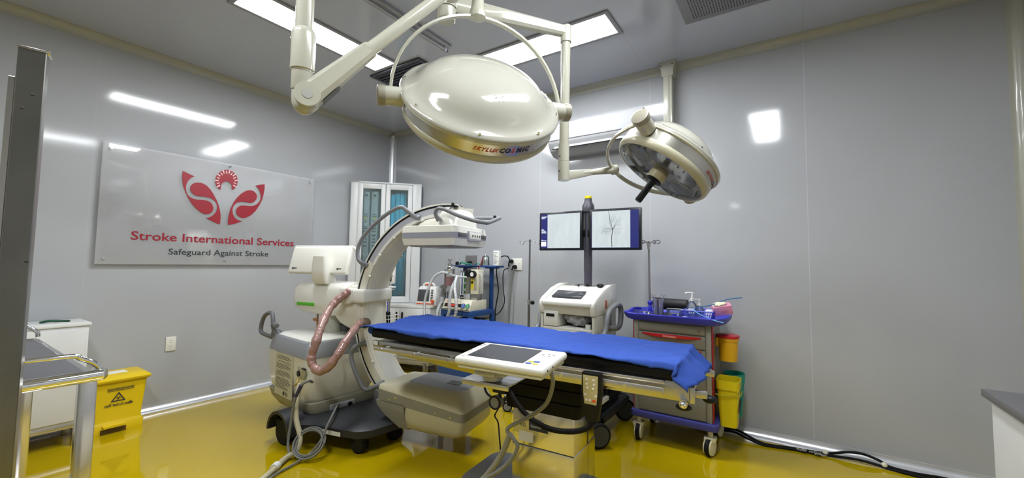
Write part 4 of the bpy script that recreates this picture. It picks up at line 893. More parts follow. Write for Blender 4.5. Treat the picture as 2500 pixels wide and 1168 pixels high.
for k in range(4*18+1):
    a = k/18*2*math.pi; ra = .088+.012*math.sin(k/18*1.9); c_ = Vector((1.83, -2.115, .098)); ex = Vector((.80, .60, 0)); ey = Vector((-.40, .53, .75)); p_ = c_+ex*math.cos(a)*ra+ey*math.sin(a)*ra+Vector((.6, -.8, .3))*(.004*(k/18)-.01); p_.z = max(p_.z, .009); pts.append(tuple(p_))
cable(pts, .0055, GREYC, 'coiled grey cable leaning against the charcoal C-arm base on the floor', sm=2)
tag(MB().cyl((1.805, -2.295, .02), (1.83, -2.33, .02), .024, seg=14).obj('cable_tie', PAPER), 'white tape wrapped round the cables on the floor', 'tape')
# ================================================================ MONITOR CART (front faces -y)
MC = thing('monitor_cart', 'white imaging monitor cart with sloping console behind the operating table', 'cart', (3.01, -.56, 0))
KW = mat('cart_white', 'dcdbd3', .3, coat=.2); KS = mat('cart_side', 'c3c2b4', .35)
x0, x1, yf, yb = -.235, .232, -.245, .215
cons = [(yf, .885), (yf-.012, .955), (yf-.005, .985), (yf+.03, 1.012), (-.06, 1.075), (.06, 1.108), (yb, 1.112), (yb, .885)]
f = MB(); f.prism([(yf+.025, .885), (yf+.0, .95), (yf+.035, .995), (-.05, 1.058), (.05, 1.088), (yb, 1.09), (yb, .885)], 'yz', x0+.03, x1-.03, .004); f.obj('console', KW, MC, ang=50)
for xa, xb in ((x0, x0+.04), (x1-.04, x1)):
    f = MB(); f.prism(cons, 'yz', xa, xb, .010, 2); f.obj('side_wing', KW, MC, ang=50)
f = MB(); f.box((x0+.02, yf-.014, .945), (x1-.02, yf+.035, .992), .017, 3); f.obj('front_lip', KW, MC)
Ms = Matrix.Translation((-.03, -.135, 1.0335)) @ Matrix.Rotation(math.atan2(.063, .16), 4, 'X')
f = MB(); f.box((-.125, -.058, -.002), (.125, .058, .006), .001, M=Ms); f.obj('touch_screen', SCREENDK, MC)
# body: posts, shelf, door
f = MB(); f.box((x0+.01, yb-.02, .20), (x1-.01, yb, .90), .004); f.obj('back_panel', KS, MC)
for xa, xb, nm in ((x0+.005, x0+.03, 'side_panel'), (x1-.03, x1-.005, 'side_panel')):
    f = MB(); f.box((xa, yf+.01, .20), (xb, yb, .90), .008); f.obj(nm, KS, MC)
f = MB(); f.box((x0+.03, yf+.01, .765), (x1-.03, yb-.02, .785), .003); f.obj('shelf', KW, MC)
f = MB(); f.box((x0+.03, yf+.005, .25), (x1-.03, yf+.03, .765), .004); f.obj('lower_door', KW, MC)
f = MB(); f.box((x0+.035, yf+.01, .79), (x0+.155, yf+.20, .905), .003); d_ = f.obj('drive_box', KW, MC)
f = MB(); f.box((x0+.058, yf+.007, .862), (x0+.13, yf+.011, .885), .001); f.obj('slot', BLACKP, d_)
f = MB(); f.box((x0-.02, yf+.0, .15), (x1+.02, yb, .22), .02); f.obj('cart_base', CHAR, MC)
f = MB(); f.box((.05, -.32, .13), (.30, -.22, .20), .02); f.box((.22, -.32, .13), (.30, .34, .20), .02); f.box((-.62, -.14, .09), (-.2, -.06, .15), .02); f.obj('base_leg', CHAR, MC)
f = MB(); f.box((x1+.0, -.10, .24), (x1+.045, .20, .50), .01); f.box((x1-.02, -.25, .24), (x1+.03, -.05, .33), .01); f.obj('cable_box', BLACKP, MC)
f = MB(); f.box((x1+.02, -.27, .27), (x1+.055, -.10, .30), .004); f.obj('rail_clip', PAPER, MC)
for wx, wy, r_ in ((.295, -.32, .085), (.27, .30, .085)):
    f = MB(); f.lathe([(.02, -.02), (r_*.92, -.02), (r_, -.012), (r_, .012), (r_*.92, .02), (.02, .02)], (wx, wy, r_), (.75, -.66, 0), 32); wo = f.obj('castor_wheel', RUBBER, MC)
    f = MB(); f.lathe([(0, .022), (r_*.8, .021), (r_*.82, .016)], (wx, wy, r_), (.75, -.66, 0), 28); f.obj('wheel_cap', mat('wheel_dark', '3a3c40', .45), wo)
    f = MB(); f.box((wx-.07, wy-.0, .06), (wx-.0, wy+.06, .20), .015); f.obj('castor_fork', BLACKP, MC)
caster(MC, -.615, -.10, .042, .03, 30, rim=GREYP, top=.13)
# side stickers and handles
f = MB(); f.box((x1-.004, -.04, .93), (x1+.001, .0, .995), .001); f.obj('warning_sticker', mat('sticker_orange', 'c0583a', .5), MC)
f = MB(); f.box((x1-.004, .06, .97), (x1+.001, .13, 1.04), .001); f.box((x1+.001, .085, .995), (x1+.0018, .10, 1.015)); f.obj('notice', PAPER, MC)
f = MB(); f.box((x1-.005, -.07, .77), (x1+.0, .10, .90), .002); f.obj('connector_panel', mat('conn_grey', '8c8b82', .5), MC)
f = MB()
for k in range(6): f.box((x1+.0, -.05+.025*k, .80+.03*(k % 3)), (x1+.004, -.035+.025*k, .815+.03*(k % 3)), .001)
f.obj('connector', BLACKP, MC)
for sg_ in (1, -1):
    xx = (x1+.05) if sg_ > 0 else (x0-.05)
    f = MB(); f.tube([(xx-.05*sg_, -.26, .745), (xx-.01*sg_, -.25, .742), (xx, -.21, .745), (xx, -.165, .785), (xx, -.13, .86), (xx, -.085, .915), (xx, .0, .945), (xx, .10, .955), (xx, .16, .935), (xx, .175, .87), (xx, .15, .80), (xx, .09, .775), (xx-.02*sg_, .05, .775), (xx-.05*sg_, .05, .775)], .021, 14, 5); f.obj('push_handle', HG, MC)
f = MB(); f.box((x1-.0, -.27, .715), (x1+.02, -.20, .775), .008); f.obj('handle_mount', HG, MC)
f = MB()
for k in range(3): f.tube([(x0-.02-.012*k, -.08, .90), (x0-.045-.01*k, -.14, .84), (x0-.055-.012*k, -.15, .72), (x0-.05-.01*k, -.12, .55), (x0-.02, -.06, .42)], .010, 8)
f.obj('hung_cables', mat('cable_pale', 'c6c59f', .5), MC)
# telescopic column with warning light
ZC = 1.09
f = MB(); f.cyl((.02, .12, ZC), (.02, .12, 1.215), .0325, seg=28); f.cyl((.02, .12, 1.215), (.02, .12, 1.38), .0345, seg=28); f.cyl((.02, .12, 1.38), (.02, .12, 1.56), .036, seg=28); f.cyl((.02, .12, 1.56), (.02, .12, 1.72), .0345, seg=28); f.obj('monitor_column', mat('column_plum', '45434d', .4), MC)
f = MB(); f.lathe([(.035, 1.70), (.05, 1.712), (.052, 1.735), (.05, 1.765), (.036, 1.79), (.031, 1.81), (.03, 1.825)], (.02, .12, 0), (0, 0, 1), 32); f.obj('column_head', MT['column_plum'], MC)
f = MB(); f.lathe([(.031, 1.825), (.031, 1.842), (.027, 1.846), (0, 1.846)], (.02, .12, 0), (0, 0, 1), 28); f.obj('signal_lamp', mat('signal_yellow', 'd8c51a', .3), MC)
BZL = mat('bezel', '14151a', .3); NAVY = mat('screen_navy', (.01, .012, .06), .3, emit=srgb('1c2262'), estr=.45)
XR1 = mat('xray_image_plain', (.1, .1, .1), .3, emit=srgb('b7c2c6'), estr=.55); XRD = mat('xray_vessel', (.02, .02, .02), .4, emit=srgb('20262b'), estr=.55)
XRM = mat('xray_vessel_faint', (.02, .02, .02), .4, emit=srgb('8f9aa0'), estr=.55)
GL = mat('screen_white', (.4, .4, .4), .4, emit=srgb('d8dce8'), estr=.55)
def xray_noise(m):
    nt = m.node_tree; b = nt.nodes['Principled BSDF']; n = nt.nodes.new('ShaderNodeTexNoise'); n.inputs['Scale'].default_value = 9; n.inputs['Detail'].default_value = 6
    tc = nt.nodes.new('ShaderNodeTexCoord'); mp = nt.nodes.new('ShaderNodeMapping'); mp.inputs['Scale'].default_value = (2.5, 1, .7); nt.links.new(tc.outputs['Object'], mp.inputs[0]); nt.links.new(mp.outputs[0], n.inputs['Vector'])
    mx = nt.nodes.new('ShaderNodeMix'); mx.data_type = 'RGBA'; mx.inputs[6].default_value = (*srgb('a3b0b6'), 1); mx.inputs[7].default_value = (*srgb('cfd8da'), 1); nt.links.new(n.outputs['Fac'], mx.inputs[0]); nt.links.new(mx.outputs[2], b.inputs['Emission Color'])
xray_noise(XR1)
def monitor(cx, ang, right):
    hw, hh = .205, .166
    Mm = Matrix.Translation((cx, .06, 1.553)) @ Matrix.Rotation(R(ang), 4, 'Z')
    mo = bpy.data.objects.new('flat_monitor', None); COL.objects.link(mo); mo.parent = MC; mo.matrix_local = Mm
    f = MB(); f.box((-hw, -.018, -hh), (hw, .028, hh), .008, 2); f.obj('monitor_case', BZL, mo)
    f = MB(); f.box((-hw+.018, -.0192, -hh+.018), (hw-.018, -.0175, hh-.018)); f.obj('screen_field', NAVY, mo)
    ix0, ix1 = ((-hw+.085, hw-.018) if not right else (-hw+.022, hw-.082))
    f = MB(); f.box((ix0, -.0202, -hh+.020), (ix1, -.019, hh-.020)); im = f.obj('xray_picture', XR1, mo)
    if right:
        random.seed(11); f = MB(); c = (ix0+ix1)/2+.012
        def br(x, z, a, L, r, dep):
            pts = [(x, -.0206, z)]
            for k in range(5):
                a += random.uniform(-.28, .28); x += math.cos(a)*L/5; z += math.sin(a)*L/5
                if not (ix0 < x < ix1 and -hh+.022 < z < hh-.022): break
                pts.append((x, -.0206, z))
                if dep > 0 and random.random() < .75: br(x, z, a+random.choice((-1, 1))*random.uniform(.5, 1.1), L*.6, r*.5, dep-1)
            if len(pts) > 1: f.tube(pts, lambda t, r=r: r*(1-.6*t), 5, 2)
        f.tube([(c-.002, -.0206, -.143), (c-.004, -.0206, -.07), (c+.0, -.0206, -.03), (c+.003, -.0206, -.005)], .0028, 6, 3)
        f.tube([(c+.001, -.0206, -.01), (c-.004, -.0206, .03), (c-.018, -.0206, .07), (c-.022, -.0206, .11), (c-.03, -.0206, .14)], .0017, 6, 3)
        f.tube([(c+.0, -.0206, .0), (c+.016, -.0206, .008), (c+.02, -.0206, .03)], .002, 6, 3)
        for a, L, r in ((2.2, .08, .001), (2.7, .07, .0008), (.5, .07, .0009), (-.4, .06, .0008), (3.6, .07, .0009), (4.1, .06, .0007), (1.2, .09, .0009), (-1.0, .07, .0007)): br(c, -.0, a, L, r, 2)
        f.obj('vessel_trace', XRD, im)
    else:
        f = MB()
        for z, w_ in ((.128, .06), (.121, .045), (.113, .03), (.02, .02), (.01, .03), (.0, .045), (-.006, .045), (-.013, .05), (-.075, .012), (-.08, .05)): f.box((-hw+.024, -.0200, z-.0018), (-hw+.024+w_, -.0190, z+.0018))
        f.box((-hw+.022, -.0200, -.130), (-hw+.072, -.0190, -.09)); f.obj('screen_menu', GL, mo, kind='stuff')
    f = MB(); f.box((-.06, .028, -.05), (.06, .05, .05), .004); f.obj('rear_mount', BLACKP, mo)
    return mo
monitor(-.205, -1, False); monitor(.275, 5, True)
f = MB(); f.box((-.2, .085, 1.50), (.27, .105, 1.56), .004); f.obj('monitor_crossbar', BLACKP, MC)
# things on the console
mouse = thing('computer_mouse', 'black mouse on the top right of the white console', 'mouse', (3.165, -.51, 1.092), -15)
MB().ball((0, 0, .010), .034, 18, (.95, .62, .48)).obj('mouse_body', BLACKP, mouse)
MB().tube([(-.03, .0, .01), (-.08, .02, .002), (-.13, .03, .004), (-.2, .045, .012), (-.26, .02, .002), (-.25, -.01, .002), (-.215, .015, .004)], .002, 6).obj('mouse_cable', BLACKP, mouse)
tag(MB().tube([(2.965, -.50, 1.096), (2.975, -.505, 1.102), (2.985, -.525, 1.094), (2.99, -.53, 1.093)], .0055, 8).obj('black_clip', BLACKP), 'small black pen-like clip lying on the white console', 'clip')
tag(MB().box((3.045, -.52, 1.0915), (3.068, -.50, 1.108), .002).obj('adapter', BLACKP), 'small black adapter block beside the mouse on the console', 'adapter')
# crumpled grey bag on the shelf
B = MB(); B.ball((0, 0, 0), 1, 48)
for v in B.b.verts:
    n = noise.noise(v.co*1.7)*.28+noise.noise(v.co*4+Vector((3, 1, 2)))*.16+abs(noise.noise(v.co*9))*.10
    v.co = v.co*(.92+n); v.co.x *= .118; v.co.y *= .10; v.co.z *= .054
bg = B.obj('crumpled_bag', mat('bag_grey', 'b4b4b9', .3, coat=.3, var=.25, vs=20, bump=.5, bs=30)); zmin = min(v.co.z for v in bg.data.vertices); bg.location = (3.055, -.655, .787-zmin)
tag(bg, 'crumpled grey plastic bag lying in the open shelf of the monitor cart', 'bag')
tag(MB().cyl((3.165, -.745, .787), (3.165, -.745, .81), .02, seg=20).cyl((3.165, -.745, .81), (3.165, -.745, .818), .022, seg=20).obj('small_jar', PAPER), 'small white jar at the right end of the open shelf', 'jar')
tag(MB().tube([(2.95, -.76, .789), (3.02, -.74, .789), (3.08, -.765, .789), (3.13, -.77, .789)], .003, 6).obj('white_cable', PAPER), 'thin white cable at the front of the open shelf', 'cable')

# ================================================================ IV POLES
iv = thing('iv_pole', 'slender steel infusion pole with two hooks, left of the monitor cart', 'infusion stand', (2.37, -.30, 0))
f = MB(); f.cyl((0, 0, .05), (0, 0, .90), .0125, seg=16); f.obj('outer_tube', mat('pole_steel', (.35, .35, .36), .25, metal=1.), iv)
f = MB(); f.cyl((0, 0, .85), (.003, 0, 1.50), .009, seg=14); f.obj('inner_tube', MT['pole_steel'], iv)
f = MB(); f.cyl((0, 0, .885), (0, 0, .93), .016, seg=16); cl = f.obj('clamp', STEEL, iv)
MB().cyl((.01, 0, .905), (.03, -.005, .905), .006, seg=10).ball((.045, -.008, .905), .02, 14).obj('clamp_knob', BLACKP, cl)
for s_ in (-1, 1): MB().tube([(0, 0, 1.485), (s_*.045, 0, 1.488), (s_*.06, 0, 1.478), (s_*.075, 0, 1.455), (s_*.095, 0, 1.452), (s_*.11, 0, 1.468), (s_*.105, 0, 1.488)], .003, 8).obj('hook', CHROME, iv)
for k in range(5):
    a = R(72*k+20); f = MB(); f.tube([(0, 0, .075), (math.cos(a)*.12, math.sin(a)*.12, .075), (math.cos(a)*.24, math.sin(a)*.24, .058)], .011, 8); f.obj('foot', STEEL, iv)
    c = caster(iv, math.cos(a)*.23, math.sin(a)*.23, .022, .018, 72*k, top=.06)

# ================================================================ TREATMENT CART
TC = thing('treatment_cart', 'grey hospital drawer cart with blue tray top and red pull handles', 'cart', (3.715, -.56, 0))
GB = mat('cart_grey', '7d7a71', .45); GD2 = mat('cart_grey_light', '8e8b82', .45)
hx = .262; dpt = .42
f = MB(); f.box((-hx, .0, .215), (hx, dpt, .865), .004); f.obj('carcass', GB, TC)
for s_ in (-1, 1):
    f = MB(); f.box((s_*.228 if s_ > 0 else -hx, -.004, .215), (hx if s_ > 0 else -.228, .02, .865), .004); f.obj('corner_post', GD2, TC)
    f = MB(); xx = s_*(hx+.001); f.box((min(xx, xx+s_*.007), .002, .215), (max(xx, xx+s_*.007), .06, .865), .002); f.obj('red_edge_strip', mat('edge_red', 'a31a2a', .35), TC)
zz = [(.795, .857), (.70, .785), (.60, .693), (.42, .593), (.225, .413)]
for k, (za, zb) in enumerate(zz):
    f = MB(); f.box((-.225, -.012, za), (.225, .006, zb), .006 if k == 0 else .003); d_ = f.obj('drawer', GB, TC)
    if k:
        f = MB(); L = []
        for i in range(17):
            t = i/16; x = -.20+.40*t; h = .016*math.sin(math.pi*t)**.5 if 0 < t < 1 else .001
            L.append([(x, -.0125, zb-.004), (x, -.0125-.018*math.sin(math.pi*t)-.001, zb-.006), (x, -.0125-.016*math.sin(math.pi*t)-.001, zb-.010-h), (x, -.0125, zb-.010-h-.004)])
        f.loft(L); f.obj('pull_handle', RED, d_)
        if k < 4: MB().box((-.05, -.0315, zb-.022), (.04, -.030, zb-.010)).obj('label_window', mat('label_pink', 'cf7d7a', .4), d_)
    else: 
        f = MB(); f.cyl((.185, -.010, .826), (.185, -.016, .826), .009, seg=18); f.obj('lock', CHROME, d_)
f = MB(); f.prism(rrect(-.285, -.03, .30, .45, .03), 'xy', .168, .215, .008); f.obj('bumper', CARTBLUE2, TC)
for wx, wy in ((-.235, .02), (.245, .02), (-.235, .40), (.245, .40)):
    caster(TC, wx, wy, .061, .048, 95 if wx < 0 else 75, wheel=RUBBER, rim=mat('caster_cream', 'd9d4b4', .4), top=.168, sandwich=True)
# tray top: dished, with raised rim and winged end handles
f = MB()
out = [(-.355, .08), (-.35, .03), (-.30, -.03), (-.24, -.045), (.0, -.05), (.18, -.055), (.27, -.058), (.305, -.045), (.345, .05), (.36, .16), (.36, .28), (.35, .38), (.30, .47), (-.24, .47), (-.31, .45), (-.35, .38), (-.355, .3)]
def sc(P, s, z, cx=.01, cy=.21, sy=None): return [(cx+(x-cx)*s, cy+(y-cy)*(sy or s), z) for x, y in P]
f.loft([sc(out, .86, .866), sc(out, .93, .868), sc(out, .98, .890), sc(out, 1.0, .912), sc(out, .99, .919), sc(out, .955, .916), sc(out, .90, .892), sc(out, .86, .886)], cap=True); f.obj('tray_top', CARTBLUE, TC, ang=28)
f = MB(); f.box((-.20, .0, .8865), (.20, .40, .892), .002); f.obj('tray_liner', mat('liner_dark', '2c2d3a', .5), TC)
f = MB(); f.tube([(-.29, .04, .925), (-.315, .10, .93), (-.315, .20, .93), (-.29, .26, .925)], .010, 10); f.obj('end_grip', CARTBLUE, TC)
# pole at the back of the cart
f = MB(); f.lathe([(.017, .89), (.018, .925), (.012, .94), (.018, .952), (.02, .968), (.013, .98)], (-.255, .40, 0), (0, 0, 1), 20); f.obj('pole_clamp', CARTBLUE, TC)
f = MB(); f.cyl((-.255, .40, .95), (-.262, .40, 1.47), .009, seg=14); f.obj('pole', mat('pole_steel2', (.42, .41, .4), .3, metal=1.), TC)
f = MB(); f.lathe([(.009, 1.40), (.018, 1.445), (.02, 1.455)], (-.262, .40, 0), (0, 0, 1), 14)
f.obj('pole_head', STEEL, TC)
for a in (5, 60, 185, 240): 
    a = R(a); pts = []
    dx, dy = math.cos(a), math.sin(a)*.45; b0 = Vector((-.262, .40, 1.465)); d_ = Vector((dx, dy, 0))
    pts = [b0, b0+d_*.045, b0+d_*.06+Vector((0, 0, .012)), b0+d_*.08+Vector((0, 0, .014)), b0+d_*.092+Vector((0, 0, 0)), b0+d_*.08-Vector((0, 0, .014)), b0+d_*.062-Vector((0, 0, .008))]
    MB().tube(pts, .0035, 8).obj('hook', DGREY, TC)
# items on the cart
def atc(x, y, z=0): return (3.715+x, -.56+y, z)
c = atc(-.115, .11); 
for dx in (-.019, .019):
    tag(MB().lathe([(.017, .8925), (.0175, 1.015), (.019, 1.018), (.0165, 1.018), (.0155, .90)], (c[0]+dx, c[1]+abs(dx)*.3, 0), (0, 0, 1), 24, caps=False).lathe([(.017, .8925), (0, .8925)], (c[0]+dx, c[1]+abs(dx)*.3, 0), (0, 0, 1), 24, caps=False).obj('steel_holder', STEEL),
        ('left' if dx < 0 else 'right')+' one of two slim steel forceps jars standing on the blue cart top', 'jar', 'steel forceps jars on the cart')
for s_ in (-1, 1):
    b0 = Vector((c[0]+s_*.019, c[1]+.005, .90)); f = MB()
    for q_ in (-1, 1):
        top = b0+Vector((s_*.012+q_*.008, 0, .125)); f.cyl(b0+Vector((q_*.002, 0, 0)), top, .0022, seg=8)
        f.tube([top+Vector((math.cos(t)*.010+s_*.006, 0, .012+math.sin(t)*.012)) for t in [k*math.pi/5 for k in range(10)]], .0022, 6, 2, closed=True)
    tag(f.obj('forceps', CHROME), 'steel ring-handled forceps standing in the '+('left' if s_ < 0 else 'right')+' slim steel jar', 'forceps', 'forceps in the steel jars')
def dish(x, y, r, h, lab, nm='kidney_dish', sx=1.3): 
    B = MB(); B.lathe([(r*.8, .8925), (r, .8925+h), (r*1.06, .8935+h), (r*.94, .8925+h), (r*.75, .895), (0, .895)], atc(x, y), (0, 0, 1), 28)
    return tag(B.obj(nm, CHROME), lab, 'dish')
dish(-.19, .06, .035, .028, 'small steel bowl at the far left of the cart tray')
dish(-.14, .03, .022, .012, 'tiny shallow steel cup in front of the forceps jars')
dish(.02, .04, .032, .034, 'round steel bowl in the middle of the cart tray')
dish(-.02, .10, .022, .03, 'small steel cup behind the round bowl on the tray')
tag(MB().box(atc(.075, .015, .8925), atc(.105, .045, .912), .004).obj('plastic_pot', PAPER), 'small white plastic pot beside the round steel bowl', 'pot')
t = thing('clear_organiser', 'clear plastic organiser box under the black roll on the cart', 'box', atc(.03, .14, .8925))
f = MB(); f.box((-.09, -.003, 0), (.11, .003, .058), .001); f.box((.105, 0, 0), (.111, .10, .058), .001); f.box((-.09, .10, 0), (.11, .106, .058), .001); f.box((-.095, 0, 0), (-.09, .10, .058), .001); f.obj('box_walls', GLASS, t)
MB().box((-.09, -.005, .056), (.11, .005, .060), .001).obj('box_rim', PAPER, t)
tag(MB().cyl(atc(-.185, .27, .972), atc(.065, .25, .972), .046, .042, seg=32).obj('black_roll', mat('roll_black', '1b1c1e', .5)), 'thick black padded roll lying across the back of the cart tray', 'roll')
for (x, y), a in (((-.14, .27), 0), ((.03, .25), 0)): tag(MB().box(atc(x-.02, y-.02, .8925), atc(x+.02, y+.02, .927), .003).obj('roll_rest', CARTBLUE), 'blue block carrying the '+('left' if x < 0 else 'right')+' end of the black roll', 'block', 'blocks under the black roll')
# sanitiser bottle
t = thing('pump_bottle', 'clear pump bottle with white pump head standing in the blue basket', 'bottle', atc(.105, .21, .900))
MB().lathe([(.0, 0), (.031, 0), (.034, .006), (.034, .07), (.028, .09), (.012, .105), (.012, .115)], seg=28, caps=False).obj('bottle_body', clear_mat('bottle_clear', (.9, .93, .95), .12, (.6, .65, .7), .05), t)
f = MB(); f.cyl((0, 0, .11), (0, 0, .132), .016, seg=20); f.cyl((0, 0, .13), (0, 0, .165), .006, seg=10); f.tube([(0.01, 0, .168), (-.01, 0, .170), (-.04, 0, .168), (-.046, 0, .16)], .006, 10); f.obj('pump_head', PAPER, t)
f = MB(); f.box((-.02, -.0355, .02), (.022, -.033, .06)); f.obj('bottle_label', mat('bottle_label', 'c5d0d8', .5), t)
t2 = copy_tree(t); t2.location = atc(.150, .235, .900); t2.scale = (.85, .85, .72); t2['label'] = 'shorter clear pump bottle with a dark label right behind the first one'
for o in list(COL.objects):
    if o.parent == t2 and o.name.startswith('bottle_label'): o.data = o.data.copy(); o.data.materials.clear(); o.data.materials.append(mat('label_teal', '1d4a52', .5))
# blue basket
t = thing('wire_basket', 'small blue perforated plastic basket on the right of the cart tray', 'basket', atc(.17, .13, .8925))
BK = mat('basket_blue', '5b63cf', .4)
f = MB(); hx_, hy_, hh_ = .10, .11, .065
for z, s_ in ((.003, .82), (.022, .88), (.040, .94), (.062, 1.0)):
    f.tube([(hx_*s_*a, hy_*s_*b, z) for a, b in ((-1, -1), (0, -1), (1, -1), (1, 0), (1, 1), (0, 1), (-1, 1), (-1, 0))], .0028 if z < .06 else .005, 6, 1, closed=True)
for k in range(15):
    t_ = -1+2*k/14
    for sx, sy in ((t_, -1), (t_, 1), (-1, t_), (1, t_)): f.cyl((hx_*.82*sx, hy_*.82*sy, .0), (hx_*sx, hy_*sy, .062), .0022, seg=6)
f.obj('basket_mesh', BK, t); MB().box((-.082, -.09, 0), (.082, .09, .004), .001).obj('basket_floor', BK, t)
tag(MB().box(atc(.20, .16, .8985), atc(.255, .23, .955), .004).obj('gauze_pack', PAPER), 'white gauze pack standing in the blue basket', 'pack')
t = thing('glove_box', 'tilted pink glove box with a cream glove poking out, right end of the cart', 'box', atc(.315, .17, .935), 18)
Mg = Matrix.Rotation(R(-12), 4, 'Y') @ Matrix.Rotation(R(14), 4, 'X')
MB().box((-.06, -.03, 0), (.06, .045, .065), .003, M=Mg).obj('carton', mat('carton_pink', 'd08aa4', .6), t)
MB().box((-.015, -.032, .020), (.03, -.0295, .035), .0, M=Mg).obj('carton_print', mat('carton_print', 'c07890', .6), t)
B = MB(); B.ball((0, 0, 0), 1, 20)
for v in B.b.verts: v.co = v.co*(.85+.35*noise.noise(v.co*2.5)); v.co.x *= .05; v.co.y *= .03; v.co.z *= .016; v.co = Mg @ (v.co+Vector((-.01, .005, .072)))
B.obj('glove', mat('latex', 'd8d6b8', .5), t)
tag(MB().tube([atc(.15, .06, .966), atc(.19, .03, .985), atc(.25, .10, .998), atc(.33, .28, 1.03), atc(.42, .34, 1.045)], .0035, 8).obj('blue_stylet', mat('stylet_blue', '2f6ea8', .4)), 'thin blue plastic rod sticking out past the pink box', 'rod')
tag(MB().tube([atc(.145, .06, .972), atc(.15, .02, .962), atc(.19, -.03, .945), atc(.27, -.05, .915), atc(.345, -.06, .90)], .0035, 8).obj('blue_tube', mat('tube_blue', '5fa0e0', .4)), 'light blue thin tube curving down over the front of the basket', 'tube')
# bins hooked on the side
def bucket(loc, r0, r1, h_, mt_, lab, lid=None, sq=1.0, tilt=0):
    t = thing('waste_bin', lab, 'bin', loc, tilt)
    def lp(r, z, q=1.): return [(px, py, z) for px, py in rrect(-r, -r*sq*q, r, r*sq*q, r*.45 if sq > 1.1 else r*.98, 6)]
    MB().loft([lp(r0, 0), lp(r1*.97, h_*.82), lp(r1*.97, h_*.99), lp(r1*.93, h_*.99), lp(r0*.93, .01)]).obj('bin_body', mt_, t, ang=50)
    MB().loft([lp(r1*.98, h_*.80), lp(r1*1.05, h_*.805), lp(r1*1.07, h_*1.0), lp(r1*1.02, h_*1.0), lp(r1*1.0, h_*.81)], cap=False).obj('bin_collar', mt_, t, ang=50)
    return t
b1 = bucket((4.052, -.33, .605), .058, .066, .175, AMBER, 'amber yellow round bin with a red lid hooked on the side of the cart')
MB().lathe([(.0735, .160), (.0745, .178), (.05, .186), (0, .186)], seg=30).obj('bin_lid', RED, b1)
MB().box((-.074, -.05, .10), (-.058, -.02, .16), .004).obj('hook', AMBER, b1)
b2 = bucket((4.062, -.42, .19), .052, .068, .31, YELP, 'bright yellow open bin hanging low on the side of the cart', sq=1.25)
MB().box((-.080, -.07, .30), (-.068, .07, .43), .003, M=Matrix.Rotation(R(-6), 4, 'Y')).obj('bin_lid', YELP, b2)
MB().tube([(-.072, -.088, .215), (-.02, -.092, .21), (.04, -.088, .222), (.072, -.06, .215), (.074, .06, .22)], .003, 6).obj('bag_edge', mat('bag_edge', 'aaa000', .5), b2)
f = MB()
for k in range(5): f.box((.063+.0012*k*0, -.06+.02*k, .10+.01*k), (.0705, -.048+.02*k, .135+.01*k))
f.obj('bin_print', INK, b2)
b3 = bucket((4.075, -.225, .20), .05, .066, .30, TEAL, 'teal bin with raised lid behind the bright yellow bin', sq=1.1)
MB().box((-.082, -.06, .30), (-.070, .06, .46), .003, M=Matrix.Rotation(R(-8), 4, 'Y')).obj('bin_lid', TEAL, b3)
for (bx, by, bz) in ((3.985, -.36, .70),): pass
# ================================================================ CORNER CABINETS
LC = thing('low_cabinet', 'low white cabinet with black bar handles in the far corner', 'cabinet', (0, 0, 0))
fp = [(.06, -.74), (.30, -.47), (1.03, -.26), (1.05, -.06), (.06, -.06)]
f = MB(); f.prism(fp, 'xy', .13, .745, .004); f.obj('carcass', CABINET, LC)
f = MB(); f.prism([(x*1.008, y*1.02) for x, y in fp], 'xy', .745, .77, .003); f.obj('worktop', mat('worktop_white', 'd9dad8', .3), LC)
e = Vector((.73, .21, 0)); L_ = e.length; e.normalize(); nrm_ = Vector((e.y, -e.x, 0)); P0 = Vector((.30, -.47, 0))
def fm(s, z, o=.0): p = P0+e*s+nrm_*o; return Vector((p.x, p.y, z))
for k in range(2):
    a, b_ = .02+k*.365, .365+k*.365
    Mf = frame(fm(a, .16, .001), e, (0, 0, 1)); 
    f = MB(); f.box((0, 0, 0), (b_-a, .57, .016), .003, M=Mf); dr = f.obj('door', CABINET, LC)
    hx_ = (b_-a-.035) if k == 0 else .02
    f = MB(); f.box((hx_, .42, .016), (hx_+.018, .53, .034), .004, M=Mf); f.obj('handle', BLACKP, dr)
f = MB()
for x, y in ((.10, -.66), (.30, -.40), (.98, -.26), (1.0, -.09), (.10, -.10)): f.box((x-.02, y-.02, 0), (x+.02, y+.02, .13), .003)
f.obj('feet', STEELD, LC); 
f = MB(); f.prism(fp, 'xy', .10, .13, .002); f.obj('steel_plinth', STEEL, LC)
# tall diagonal display cabinet
UC = thing('corner_cabinet', 'tall white corner cabinet with two glass doors, holding packs and blue gowns', 'cabinet', (0, 0, 0))
A = Vector((.055, -.66, 0)); Bv = Vector((.63, -.055, 0)); e2 = (Bv-A); W_ = e2.length; e2.normalize(); n2 = Vector((e2.y, -e2.x, 0))
def uf(s, z, o=0.): p = A+e2*s+n2*o; return frame((p.x, p.y, z), e2, (0, 0, 1))
Z0, Z1 = .772, 2.245
f = MB(); f.box((0, 0, -.02), (.09, Z1-Z0, 0), .003, M=uf(0, Z0)); f.obj('left_stile', CABINET, UC)
f = MB(); f.box((0, 0, -.02), (.11, Z1-Z0, 0), .003, M=uf(W_-.11, Z0)); f.obj('right_stile', CABINET, UC)
f = MB(); f.prism([(.055, -.66), (.63, -.055), (.055, -.055)], 'xy', Z1-.02, Z1, .002); f.obj('top_panel', CABINET, UC)
f = MB(); f.prism([(.06, -.655), (.625, -.06), (.06, -.06)], 'xy', Z0, Z0+.02, .002); f.obj('bottom_panel', CABINET, UC)
